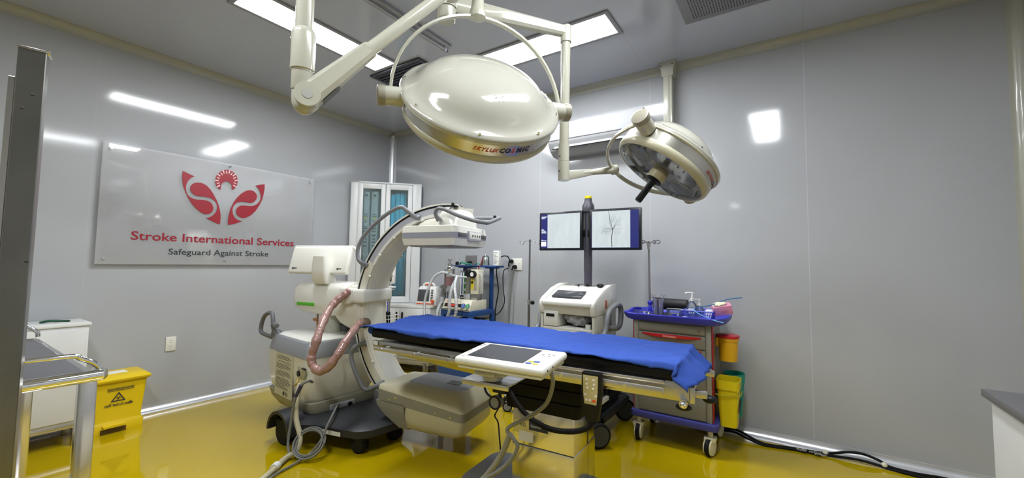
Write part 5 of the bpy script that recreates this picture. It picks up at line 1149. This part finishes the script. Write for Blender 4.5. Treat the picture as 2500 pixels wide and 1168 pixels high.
f = MB(); f.box((.052, -.66, Z0), (.058, -.055, Z1)); f.box((.052, -.062, Z0), (.63, -.056, Z1)); f.obj('back_panels', mat('cab_inside', 'c5cdd0', .5), UC)
dw = (W_-.20)/2
for k in range(2):
    s0 = .09+k*dw; Mf = uf(s0+.002, Z0+.004, .001); H_ = Z1-Z0-.03; w_ = dw-.004; b_ = .052
    f = MB(); f.box((0, 0, 0), (b_, H_, .02), .003, M=Mf); f.box((w_-b_, 0, 0), (w_, H_, .02), .003, M=Mf); f.box((b_, 0, 0), (w_-b_, .075, .02), .003, M=Mf); f.box((b_, H_-.065, 0), (w_-b_, H_, .02), .003, M=Mf); dr = f.obj('glass_door', CABINET, UC)
    f = MB(); f.box((b_, .075, .006), (w_-b_, H_-.065, .010), M=Mf); f.obj('glass_pane', GLASS, dr)
    f = MB(); f.box((b_-.004, .071, .002), (b_+.002, H_-.061, .012), M=Mf); f.box((w_-b_-.002, .071, .002), (w_-b_+.004, H_-.061, .012), M=Mf); f.obj('gasket', DGREY, dr)
def hang(s, o, z0, z1, w_, mt_, lab, cat, grp, seed, name, amp=.012, nf=7):
    """soft hanging gown or pack: a thick folded panel"""
    B = MB(); nx, nz = 26, 30; Fr = []; Bk = []
    for i in range(nx+1):
        cf = []; cb_ = []
        for j in range(nz+1):
            t = i/nx; z = z0+(z1-z0)*j/nz; u_ = s+(t-.5)*w_*(1-.10*(j/nz)**3*(1 if nf > 3 else 0))
            d = amp*math.sin(t*nf*math.pi+seed+.4*math.sin(z*5+seed))+amp*.7*noise.noise(Vector((t*5, z*4, seed)))
            th = .020*math.sin(math.pi*t)**.5 if 0 < t < 1 else 0
            p = A+e2*u_+n2*(-o+d+th); q = A+e2*u_+n2*(-o+d-th)
            cf.append(B.b.verts.new((p.x, p.y, z))); cb_.append(B.b.verts.new((q.x, q.y, z)))
        Fr.append(cf); Bk.append(cb_)
    for i in range(nx):
        for j in range(nz):
            B._f((Fr[i][j], Fr[i+1][j], Fr[i+1][j+1], Fr[i][j+1])); B._f((Bk[i][j], Bk[i][j+1], Bk[i+1][j+1], Bk[i+1][j]))
        B._f((Fr[i][nz], Fr[i+1][nz], Bk[i+1][nz], Bk[i][nz])); B._f((Fr[i][0], Bk[i][0], Bk[i+1][0], Fr[i+1][0]))
    bmesh.ops.remove_doubles(B.b, verts=B.b.verts[:], dist=.0004)
    return tag(B.obj(name, mt_, ang=80), lab, cat, grp)
GOWN = mat('gown_blue', '58c2dc', .7, var=.2, vs=9); GOWN2 = mat('gown_pale', '9cd4de', .6, var=.15, vs=9)
s1_ = .09+dw+.06
for k, (ds, w_, z0_, z1_) in enumerate(((.01, .085, .90, 2.10), (.075, .08, .84, 2.12), (.14, .085, .86, 2.14))):
    hang(s1_+ds, .05+.030*k, z0_, z1_, w_, GOWN, ('leftmost', 'middle', 'rightmost')[k]+' of the three blue gowns hanging behind the right cabinet door', 'gown', 'blue gowns behind the right door', k*2.1, 'hanging_gown', .012, 5)
FILM = clear_mat('pack_film', (.8, .9, .92), .55, (.62, .74, .76), .12)
for k, (ds, w_) in enumerate(((.085, .085), (.185, .09))):
    p_ = hang(.09+ds, .06, .95, 2.13, w_, FILM, ('left', 'right')[k]+' long clear pack with printed labels behind the left cabinet door', 'pack', 'clear packs behind the left door', k*3., 'catheter_pack', .004, 2)
    f = MB(); 
    for z, h_, ww in ((2.07, .04, .03), (1.845, .012, .045), (1.82, .012, .05), (1.75, .03, .014), (1.69, .012, .05), (1.665, .02, .05), (1.63, .02, .05), (1.58, .03, .045), (1.54, .02, .04), (1.50, .02, .045), (1.45, .03, .04)):
        f.box((ds+.09-ww/2, z, .0), (ds+.09+ww/2, z+h_*.55, .001), M=uf(0, 0, -.032))
    f.obj('printed_label', mat('pack_print', '3f4a50', .6), p_)
    f = MB(); f.box((ds+.09-.012, 1.785, .0), (ds+.09+.012, 1.815, .0012), M=uf(0, 0, -.032)); f.obj('yellow_mark', mat('mark_yellow', 'b7b83a', .5), p_)
tag(MB().box((0.09+.02, .80, -.10), (.09+.25, .95, -.05), .01, M=uf(0, 0)).obj('blue_pack_stack', GOWN2), 'pale blue pack on the floor of the tall cabinet, left door', 'pack')

# ================================================================ VITAL SIGNS MONITORS
VM = thing('patient_monitor', 'white patient monitor with orange-edged carry handle on the low cabinet', 'patient monitor', (1.0, -.21, .7715), 20)
VM.location = (.93, -.20, .772); VM.scale = (.88, .88, .93)
VW = mat('vital_white', 'dddcd8', .35)
f = MB(); f.loft([[(x, y, z) for x, y in rrect(x0, y0, x1, y1, .02, 4)] for x0, x1, y0, y1, z in ((-.14, .15, -.07, .08, .0), (-.145, .155, -.075, .08, .03), (-.12, .135, -.045, .08, .21), (-.10, .115, -.03, .07, .235))]); f.obj('monitor_case', VW, VM, ang=50)
Mv = frame((-.125, -.0735, .055), (1, 0, 0), (0, .19, 1))
f = MB(); f.box((.012, .0, .0), (.175, .145, .003), .001, M=Mv); f.obj('screen', mat('vital_screen', '45464a', .3), VM)
f = MB(); f.box((-.125, -.082, .02), (.13, -.070, .03), .002); f.obj('orange_trim', ORANGE, VM)
f = MB(); 
for k in range(5):
    f = MB(); f.box((.195, .005+.03*k, .0), (.225, .025+.03*k, .005), .002, M=Mv); f.obj('side_button', DGREY, VM)
f = MB(); f.cyl(Mv @ Vector((.23, .0, .0)), Mv @ Vector((.23, .0, .02)), .02, seg=20); f.obj('control_knob', ORANGE, VM)
f = MB(); f.tube([(-.07, .02, .23), (-.06, .02, .262), (.0, .02, .272), (.07, .02, .262), (.085, .02, .23)], .014, 12); h_ = f.obj('carry_handle', VW, VM)
f = MB(); f.tube([(-.04, .012, .254), (.0, .012, .260), (.05, .012, .254)], .010, 10); f.obj('grip_inlay', ORANGE, h_)
RS = thing('roll_stand_monitor', 'white framed dark display on a roll stand half hidden behind the C-arm', 'monitor stand', (.90, -.78, 0))
f = MB(); f.cyl((.0, .04, .08), (.0, .04, 1.05), .018, seg=16); f.obj('stand_pole', STEEL, RS)
f = MB(); f.box((-.15, -.01, 1.04), (.115, .03, 1.29), .012, 2); f.obj('display_frame', VW, RS)
f = MB(); f.box((-.135, -.0125, 1.065), (.095, -.009, 1.275), .001); f.obj('display_screen', BLACKP, RS)
f = MB(); f.box((-.13, -.02, 1.00), (.12, .03, 1.015), .003); f.box((-.13, -.02, .975), (.10, .03, .99), .003); f.box((-.06, .0, .985), (.03, .05, 1.04), .006); f.obj('display_mount', VW, RS)
for k in range(4):
    a = R(90*k+35); f = MB(); f.tube([(0, .04, .10), (math.cos(a)*.14, .04+math.sin(a)*.14, .095), (math.cos(a)*.26, .04+math.sin(a)*.26, .075)], .02, 10); f.obj('foot', VW, RS)
    caster(RS, math.cos(a)*.25, .04+math.sin(a)*.25, .03, .022, 60*k, rim=GREYP, top=.07)
WB = mat('wire_white', 'd8d8d2', .4); f = MB()
for z in (.61, .65, .69, .725): f.tube([(.03+a*.13*(1+.1*(z-.6)), -.05+b*.08, z) for a, b in ((-1, -1), (1, -1), (1, 1), (-1, 1))], .003, 6, 1, closed=True)
for k in range(9):
    t_ = -1+2*k/8; f.cyl((.03+t_*.13, -.13, .61), (.03+t_*.13, -.13, .725), .002, seg=6); f.cyl((.03+t_*.13, .03, .61), (.03+t_*.13, .03, .725), .002, seg=6); f.cyl((.03+t_*.13, -.13, .61), (.03+t_*.13, .03, .61), .002, seg=6)
for s_ in (-1, 1):
    for k in range(5): f.cyl((.03+s_*.13, -.13+.04*k, .61), (.03+s_*.13, -.13+.04*k, .725), .002, seg=6)
f.obj('wire_basket', WB, RS)
tag(MB().box((.90-.05, -.87, .6135), (.90+.10, -.79, .755), .01).obj('black_pouch', BLACKP), 'black pouch lying in the white wire basket behind the C-arm', 'pouch')
tag(MB().cyl((.97, -.80, .70), (.955, -.80, .86), .003, seg=8).obj('blue_stick', CARTBLUE), 'thin blue stick rising from the wire basket', 'stick')

# ================================================================ BLUE ANAESTHESIA BENCH
AB = thing('anaesthesia_cart', 'blue steel bench cart with a raised shelf, in front of the back wall', 'cart', (1.68, -.36, 0))
f = MB(); f.box((-.255, -.14, .735), (.15, .25, .79), .003); f.obj('bench_top', STEELBLUE, AB)
for x, y in ((-.235, -.12), (.13, -.12), (.13, .23), (-.235, .23)): MB().box((x-.02, y-.02, .10), (x+.02, y+.02, .74), .003).obj('leg', STEELBLUE, AB)
f = MB(); f.box((-.26, -.16, .10), (.16, .14, .30), .012); f.box((-.22, -.17, .26), (.10, -.155, .295), .004); f.obj('drawer_box', STEELBLUE, AB)
f = MB(); f.box((-.13, -.05, .40), (.10, .15, .70), .004); f.obj('bellows_housing', mat('deep_navy', '1a2234', .5), AB)
f = MB(); f.box((-.30, .11, 1.225), (.25, .27, 1.243), .003); f.box((-.40, .10, 1.235), (.05, .25, 1.2445), .003); f.obj('top_shelf', STEELBLUE, AB)
for x in (-.235, .13): MB().box((x-.018, .195, .79), (x+.018, .23, 1.225), .003).obj('shelf_post', STEELBLUE, AB)
f = MB(); f.box((-.32, .19, 1.213), (-.15, .24, 1.226), .002); f.box((.05, .19, 1.213), (.21, .24, 1.226), .002); f.obj('shelf_bracket', STEELBLUE, AB)
for x, y in ((-.235, -.12), (.13, -.12), (.13, .21), (-.235, .21)): caster(AB, x, y, .045, .03, 20, top=.11)
# instrument console on the bench
IC = thing('anaesthesia_console', 'cream instrument console with red display and two round gauges on the blue bench', 'medical device', (1.68, -.36, .7915))
CC = mat('console_cream', 'cfcbb6', .4)
f = MB(); f.prism([(-.15, 0), (-.10, .10), (.13, .10), (.13, 0)], 'yz', -.235, .13, .003); f.obj('console_case', CC, IC)
Mc = frame((-.235, -.1505, .0), (1, 0, 0), (0, .5, 1)) @ Matrix.Diagonal((.745, 1, 1, 1))
f = MB(); f.box((.0, .006, 0), (.49, .012, .002), M=Mc); f.box((.03, .035, 0), (.33, .07, .003), .001, M=Mc); f.obj('display_window', BLACKP, IC)
f = MB(); 
for k in range(7): f.box((.085+.024*k, .045, .003), (.10+.024*k, .062, .0036), M=Mc)
f.obj('red_digits', mat('red_led', (.3, .02, .01), .4, emit=(.8, .05, .03), estr=.6), IC)
f = MB(); f.box((.045, .088, 0), (.13, .098, .001), M=Mc); f.obj('red_print', LRED, IC)
for x, c_ in ((.375, 'btn_blue'), (.45, 'gauge_green')):
    m_ = MT['btn_blue'] if c_ == 'btn_blue' else mat('gauge_green', '1f8a55', .4)
    f = MB(); f.cyl(Mc @ Vector((x, .05, 0)), Mc @ Vector((x, .05, .012)), .027, seg=28); g_ = f.obj('gauge', CHROME, IC)
    MB().cyl(Mc @ Vector((x, .05, .012)), Mc @ Vector((x, .05, .0135)), .0225, seg=28).obj('gauge_dial', m_, g_)
    f = MB(); f.box((x-.002, .035, .0135), (x+.002, .072, .0145), M=Mc); f.obj('gauge_needle', PAPER, g_)
def dev(name, lab, cat, x, y, z): return thing(name, lab, cat, (1.68+x, -.36+y, .7915+z))
# absorber canister
D = dev('absorber_canister', 'clear canister of pink granules with a steel cap, left on the console', 'canister', -.275, .0, .1005)
MB().cyl((0, 0, .07), (0, 0, .30), .052, seg=28).obj('canister_wall', clear_mat('canister_clear', (.9, .92, .91), .12, (.6, .6, .58), .08), D)
MB().cyl((0, 0, .13), (0, 0, .225), .049, seg=28).obj('pink_granules', mat('granule_pink', 'd9858a', .8, var=.25, vs=120, bump=.5, bs=200), D)
MB().lathe([(.055, .295), (.057, .305), (.03, .32), (.02, .34), (.028, .35), (.028, .365), (.012, .375), (.012, .39), (.024, .40), (.024, .415), (0, .42)], seg=24).obj('steel_cap', CHROME, D)
f = MB()
for x, y in ((-.065, 0), (.065, 0)): f.cyl((x, y, 0), (x, y, .31), .006, seg=10)
f.box((-.07, -.01, .30), (.07, .01, .31), .002); f.box((-.07, -.02, .055), (.07, .02, .07), .003); f.obj('frame_rods', STEELD, D)
f = MB()
for k in range(4): f.cyl((-.04+.026*k, -.01, 0), (-.04+.026*k, -.01, .056), .007, seg=10)
f.obj('base_posts', DGREY, D)
D = dev('airway_valve', 'steel and plastic airway valve block left of the pink canister', 'valve', -.35, -.02, 0)
MB().cyl((-.0, .0, .02), (-.0, .0, .24), .012, seg=14).obj('valve_stem', STEELD, D)
MB().cyl((-.0, .0, .05), (-.0, .0, .11), .028, seg=18).obj('valve_cup', TUBECLR, D)
MB().box((-.02, -.02, .20), (.05, .02, .23), .004).obj('valve_block', STEELD, D)
MB().box((-.03, .10-.09, .0), (.04, .05, .02), .003).obj('valve_foot', STEELD, D)
# flow meters
D = dev('flow_meter', 'blue and green scale flow meter beside the breathing tubes', 'flow meter', -.10, .02, .1005)
MB().box((-.03, -.01, .0), (.03, .03, .04), .003).obj('meter_base', BLACKP, D)
MB().box((-.028, -.008, .05), (-.002, .02, .27), .002).obj('blue_scale', mat('scale_blue', '2b3f8f', .4), D)
MB().box((.004, -.008, .05), (.026, .02, .27), .002).obj('green_scale', mat('scale_green', '3fa85c', .4), D)
for x in (-.015, .015): MB().cyl((x, -.014, .04), (x, -.014, .275), .005, seg=10).obj('meter_tube', PAPER, D)
MB().box((-.03, -.012, .27), (.03, .03, .29), .003).obj('meter_head', STEELD, D)
for x in (-.015, .015): MB().cyl((x, -.03, .018), (x, -.01, .018), .01, seg=14).obj('meter_knob', CHROME, D)
D = dev('vaporiser_column', 'grey-green cylinder vaporiser with black top on the console', 'vaporiser', -.03, .04, .1005)
MB().cyl((0, 0, .06), (0, 0, .235), .045, seg=28).obj('vaporiser_body', mat('vap_green', '77786a', .35, metal=.3), D)
MB().lathe([(.046, .235), (.05, .245), (.05, .30), (.046, .31), (0, .31)], seg=28).obj('black_top', BLACKP, D)
MB().box((-.045, -.04, .0), (.045, .04, .06), .004).obj('base_block', TUBECLR, D)
for z in (.10, .17): MB().cyl((-.015, -.044, z), (-.015, -.052, z), .014, seg=16).obj('side_port', STEEL, D)
D = dev('dial_vaporiser', 'cream box vaporiser with black dial and yellow label on the console', 'vaporiser', .085, .02, .1005)
MB().box((-.045, -.045, .06), (.05, .05, .31), .006).obj('vaporiser_case', CC, D)
MB().box((-.04, -.047, .11), (-.002, -.0445, .25), .001).obj('yellow_label', mat('label_yellow', 'd9c41c', .5), D)
f = MB(); f.cyl((-.005, -.045, .262), (-.005, -.075, .262), .038, seg=28); k_ = f.obj('dial', BLACKP, D)
MB().cyl((-.005, -.075, .262), (-.005, -.0765, .262), .022, seg=24).obj('dial_face', PAPER, k_)
MB().cyl((-.02, -.047, .18), (-.02, -.056, .18), .012, seg=14).obj('knob', BLACKP, D)
f = MB()
for x in (.005, .02, .035): f.box((x, -.048, .10), (x+.007, -.0445, .22), .001)
f.obj('grooves', mat('groove', '8d8977', .5), D)
MB().box((-.04, -.04, .0), (.04, .04, .06), .004).obj('base_block', STEELD, D)
MB().tube([(.05, -.02, .27), (.085, -.03, .25), (.08, -.03, .15), (.07, -.02, .08)], .008, 10).obj('side_hose', TUBECLR, D)
MB().tube([(-.0, .02, .31), (.015, .05, .38), (.03, .06, .44)], .006, 8).obj('red_hose', mat('hose_red', '7a1d20', .5), D)
# corrugated breathing tubes
def corr(pts, r, lab): return tag(MB().tube(pts, lambda t: r*(1+.10*math.sin(t*420)), 12, 14).obj('breathing_tube', TUBECLR), lab, 'tube', 'corrugated breathing tubes of the anaesthesia bench')
corr([(1.44, -.42, 1.16), (1.38, -.46, 1.165), (1.31, -.49, 1.12), (1.26, -.51, 1.02), (1.22, -.52, .90), (1.215, -.53, .78), (1.225, -.53, .70), (1.25, -.52, .62)], .014, 'leftmost milky breathing tube, arching down past the patient monitor')
corr([(1.60, -.46, 1.12), (1.605, -.53, 1.02), (1.60, -.56, .90), (1.60, -.56, .80), (1.575, -.56, .72), (1.53, -.55, .64)], .0165, 'milky breathing tube crossing the left half of the console display')
corr([(1.60, -.46, 1.13), (1.635, -.53, 1.03), (1.68, -.56, .93), (1.70, -.57, .84), (1.69, -.57, .76), (1.65, -.57, .68), (1.60, -.56, .63)], .0165, 'milky breathing tube crossing the right half of the console display')
corr([(1.33, -.40, .84), (1.335, -.45, .77), (1.345, -.47, .68), (1.35, -.47, .58)], .016, 'short milky tube hanging straight from the airway valve')
tag(MB().tube([(1.46, -.40, 1.145), (1.60, -.46, 1.13), (1.65, -.37, 1.12)], .013, 12, 4).obj('tube_connector', TUBECLR), 'clear plastic connector joining the breathing tubes above the console', 'connector')
# on the shelf
t = thing('medicine_carton', 'white printed carton at the right end of the blue shelf', 'box', (1.91, -.19, 1.2445), 12)
MB().box((-.03, -.03, 0), (.03, .03, .155), .002).obj('carton', PAPER, t)
f = MB()
for k in range(9): f.box((-.024, -.0308, .02+.014*k), (.0+.02*((k*7) % 3)/2, -.0302, .0235+.014*k))
f.obj('carton_print', INK, t, kind='stuff')
t = thing('glass_jar', 'clear glass jar with domed steel lid on the blue shelf', 'jar', (1.765, -.20, 1.2455))
MB().lathe([(.0, .0), (.042, .0), (.044, .01), (.036, .09), (.018, .105), (.0, .11)], seg=28).obj('jar_glass', GLASS, t)
MB().lathe([(.028, .003), (.03, .05), (.018, .085), (.006, .095), (.009, .105), (.004, .118), (0, .12)], seg=24).obj('steel_insert', CHROME, t)
tag(MB().tube([(1.41, -.20, 1.255), (1.44, -.21, 1.275), (1.48, -.20, 1.265), (1.52, -.19, 1.255), (1.57, -.20, 1.255)], .010, 8).obj('green_cloth', mat('cloth_green', '35806a', .8)), 'crumpled green strap at the left of the blue shelf', 'strap')
tag(MB().box((1.355, -.215, 1.2455), (1.385, -.185, 1.282), .006).obj('black_block', BLACKP), 'small black clip at the far left of the blue shelf', 'clip')
tag(MB().tube([(1.60, -.16, 1.252), (1.64, -.18, 1.264), (1.68, -.17, 1.252), (1.70, -.15, 1.258), (1.715, -.17, 1.251)], .006, 8).obj('green_tube', TEAL), 'thin green tube lying along the blue shelf', 'tube')

# ================================================================ LEFT SIDE
WC = thing('white_side_cabinet', 'white cabinet on steel legs against the left wall, behind the trolley', 'cabinet', (.06, -3.55, 0))
MB().box((0, -.66, .15), (.32, .66, .80), .003).obj('carcass', CABINET, WC)
MB().box((-.0, -.67, .80), (.33, .67, .82), .003).obj('worktop', MT['worktop_white'], WC)
f = MB(); f.box((0.0, -.66, .12), (.325, .662, .15), .003); f.obj('steel_frame', STEEL, WC)
for y in (-.62, .0, .635):
    for x in (.03, .30): MB().box((x-.02, y-.02, 0), (x+.02, y+.02, .12), .002).obj('leg', STEEL, WC)
MB().box((.3205, -.64, .17), (.334, -.01, .78), .002).obj('door', CABINET, WC)
MB().box((.3205, .01, .17), (.334, .645, .78), .002).obj('door', CABINET, WC)
tag(MB().tube([(.22, -3.10, .826), (.24, -3.06, .834), (.22, -3.00, .826), (.26, -2.97, .826)], .008, 8).obj('green_strap', mat('strap_green', '1c4c34', .7)), 'dark green strap on the white cabinet, behind the trolley rail', 'strap')
YB = thing('pedal_bin', 'yellow clinical waste pedal bin with biohazard triangle against the left wall', 'bin', (.20, -2.69, 0))
def yl(z, a, b_, r=.02): return [(px, py, z) for px, py in rrect(-a, -b_, a, b_, r, 4)]
MB().loft([yl(.0, .118, .142), yl(.055, .122, .146), yl(.075, .112, .136), yl(.09, .108, .132), yl(.365, .128, .150)]).obj('bin_body', YEL, YB, ang=50)
MB().loft([yl(.362, .140, .160), yl(.372, .150, .170), yl(.385, .150, .170), yl(.405, .125, .148), yl(.412, .10, .125)]).obj('bin_lid', YEL, YB, ang=50)
MB().box((-.04, -.06, .4105), (.05, .05, .4145), .001).obj('lid_notice', PAPER, YB)
MB().loft([[(x, y, z) for x, y in ((.105, -.09), (.105, .04), (.155, .035), (.155, -.085))] for z in (.048, .062)]).obj('pedal', YEL, YB)
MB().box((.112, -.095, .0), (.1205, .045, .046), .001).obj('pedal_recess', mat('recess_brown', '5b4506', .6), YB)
FM = lambda y, z: frame((.1195+(z-.2)*.078, y, z), (0, 1, 0), (.078, 0, 1))
text('bin_lettering', 'CHẤT THẢI LÂY NHIỄM', .020, INK, YB, FM(-.082, .19), width=.155, bold=.0006)
text('bin_lettering', 'ĐỰNG KHÔNG QUÁ VẠCH NÀY', .017, INK, YB, FM(-.072, .308), width=.148, bold=.0005)
f = MB(); f.box((0, 0, 0), (.148, .0025, .001), M=FM(-.072, .300)); f.obj('printed_rule', INK, YB)
f = MB(); Mt = FM(-.01, .222); f.b.verts.ensure_lookup_table()
to = [(-.042, 0), (.042, 0), (0, .068)]; ti = [(-.029, .0075), (.029, .0075), (0, .054)]
L = [[Mt @ Vector((x, y, .0008)) for x, y in q_] for q_ in (to, ti)]
vo = [f.b.verts.new(p) for p in L[0]]; vi = [f.b.verts.new(p) for p in L[1]]
for k in range(3): f._f((vo[k], vo[(k+1) % 3], vi[(k+1) % 3], vi[k]))
for k in range(3):
    a = R(90+120*k); cx_, cy_ = math.cos(a)*.0085, .023+math.sin(a)*.0085
    pts = [(cx_+math.cos(a+R(45+270*j/12))*.0085, cy_+math.sin(a+R(45+270*j/12))*.0085) for j in range(13)]
    pi_ = [(cx_+math.cos(a)*.0015+math.cos(a+R(45+270*j/12))*.006, cy_+math.sin(a)*.0015+math.sin(a+R(45+270*j/12))*.006) for j in range(13)]
    A_ = [f.b.verts.new(Mt @ Vector((x, y, .0009))) for x, y in pts]; B_ = [f.b.verts.new(Mt @ Vector((x, y, .0009))) for x, y in pi_]
    for j in range(12): f._f((A_[j], A_[j+1], B_[j+1], B_[j]))
f.obj('biohazard_sign', INK, YB, recalc=False)

TR = thing('steel_trolley', 'stainless steel instrument trolley with chrome hoop rails at the left foreground', 'trolley', (1.98, -3.60, 0))
tx0, tx1, ty0, ty1 = -.53, .54, -.22, .33
MB().box((tx0, ty0, .868), (tx1, ty1, .880), .002).obj('tray_top', mat('trolley_top', '5d5d61', .35, metal=.5), TR)
f = MB(); f.tube([(tx1, ty0, .885), (tx1+.015, ty0+.02, .885), (tx1+.015, ty1-.03, .885), (tx1-.0, ty1, .885), (tx1-.04, ty1+.012, .885)], .019, 16, 4); f.obj('front_rail', CHROME, TR)
f = MB(); f.cyl((tx1-.03, ty1, .872), (tx0+.03, ty1, .872), .012, seg=14); f.obj('side_rail', CHROME, TR)
f = MB(); f.cyl((tx0-.0, ty0, .872), (tx0-.0, ty1, .872), .012, seg=14); f.obj('back_rail', CHROME, TR)
for xx in (tx1+.01, tx0-.0):
    f = MB(); f.tube([(xx, ty0-.0, .885), (xx, ty0-.01, .925), (xx, ty0+.05, .955), (xx, ty1-.10, .957), (xx, ty1-.04, .945), (xx, ty1-.0, .915), (xx, ty1+.005, .89)], .0085, 12, 6); f.obj('hoop_rail', CHROME, TR)
for x in (tx0+.01, tx1-.0):
    for y in (ty0+.01, ty1-.02): MB().box((x-.021, y-.021, .07), (x+.021, y+.021, .868), .004).obj('leg', STEELM, TR)
f = MB(); f.box((tx0, ty0+.02, .20), (tx1, ty1-.02, .208), .002); f.obj('lower_shelf', STEEL, TR)
for x in (tx0+.01, tx1-.0):
    for y in (ty0+.01, ty1-.02): caster(TR, x, y, .028, .022, 30, top=.075)
SP = thing('steel_post', 'tall flat-sided stained stainless steel post at the left edge, in front of the trolley', 'post', (2.762, -3.487, 0), 76)
f = MB(); f.box((-.0255, -.002, .0), (.0255, .045, 1.822), .002, 1); f.obj('post_shell', mat('stained_steel', (.30, .295, .28), .3, metal=1., var=.35, vs=4), SP)
MB().box((-.0265, -.004, 1.820), (.031, .047, 1.826), .001).obj('post_cap', STEELM, SP)
f = MB()
for x, z in ((.006, 1.70), (.020, 1.257), (-.01, 1.66)): f.ball((x, -.002, z), .003, 8, (1.5, .4, 1))
f.obj('rivets', INK, SP)
f = MB(); f.box((-.038, .0, .0), (-.026, .04, 1.74), .001, 1); f.obj('side_flange', STEELM, SP)

# ================================================================ RIGHT SIDE
RC = thing('wall_counter', 'white counter unit with dark grey top along the right wall', 'counter', (5.30, -2.24, 0))
MB().box((-.235, -1.0, .05), (.24, .985, .775), .003).obj('carcass', CABINET, RC)
MB().box((-.258, -1.0, .775), (.24, 1.0, .803), .002).obj('countertop', mat('counter_grey', '5f5e60', .35), RC)
MB().box((-.20, -.98, .0), (.23, .96, .05)).obj('plinth', DGREY, RC)
MB().box((-.2365, -.45, .06), (-.2355, -.446, .77)).obj('panel_joint', DGREY, RC)
# floor cables along the back wall
def fc(pts, lab): return tag(MB().tube(pts, .0085, 10).obj('floor_cable', RUBBER), lab, 'cable', 'black cables along the foot of the back wall')
fc([(3.80, -.10, .01), (3.95, -.075, .03), (4.06, -.085, .05), (4.15, -.12, .035), (4.25, -.14, .012), (4.42, -.10, .01), (4.60, -.075, .014), (4.72, -.055, .045), (4.80, -.05, .052), (4.88, -.06, .035), (4.93, -.085, .018), (5.05, -.085, .012), (5.16, -.07, .014), (5.25, -.07, .01)], 'upper black cable bowing away from the other along the back wall foot')
fc([(3.80, -.125, .01), (3.95, -.10, .025), (4.06, -.115, .04), (4.15, -.145, .024), (4.25, -.160, .01), (4.42, -.122, .01), (4.60, -.095, .01), (4.72, -.085, .018), (4.80, -.085, .02), (4.88, -.09, .014), (4.93, -.10, .01), (5.05, -.115, .01), (5.16, -.12, .01), (5.25, -.13, .01)], 'lower black cable lying on the floor along the back wall foot')
for x, y in ((4.60, -.085), (4.90, -.085)): tag(MB().ball((x, y, .022), .019, 12, (.9, 1, .9)).obj('cable_band', mat('band_cream', 'd6d0b8', .6)), ('left' if x < 4.7 else 'right')+' cream tape band tying the two black cables by the wall', 'tape', 'tape bands on the floor cables')
B = MB(); 
for k in range(60):
    x = 4.44+random.random()*.15; y = -.11-random.random()*.03; a = random.random()*3; s_ = .008+random.random()*.008
    B.poly([(x, y, .014+random.random()*.012), (x+s_*math.cos(a)*2, y+s_*math.sin(a), .012+random.random()*.018), (x+s_*math.cos(a+1.3), y-s_, .012+random.random()*.012)])
tag(B.obj('plastic_wrap', CHROME, recalc=False), 'shiny crinkled clear wrap round the black cables', 'plastic wrap', kind='stuff')
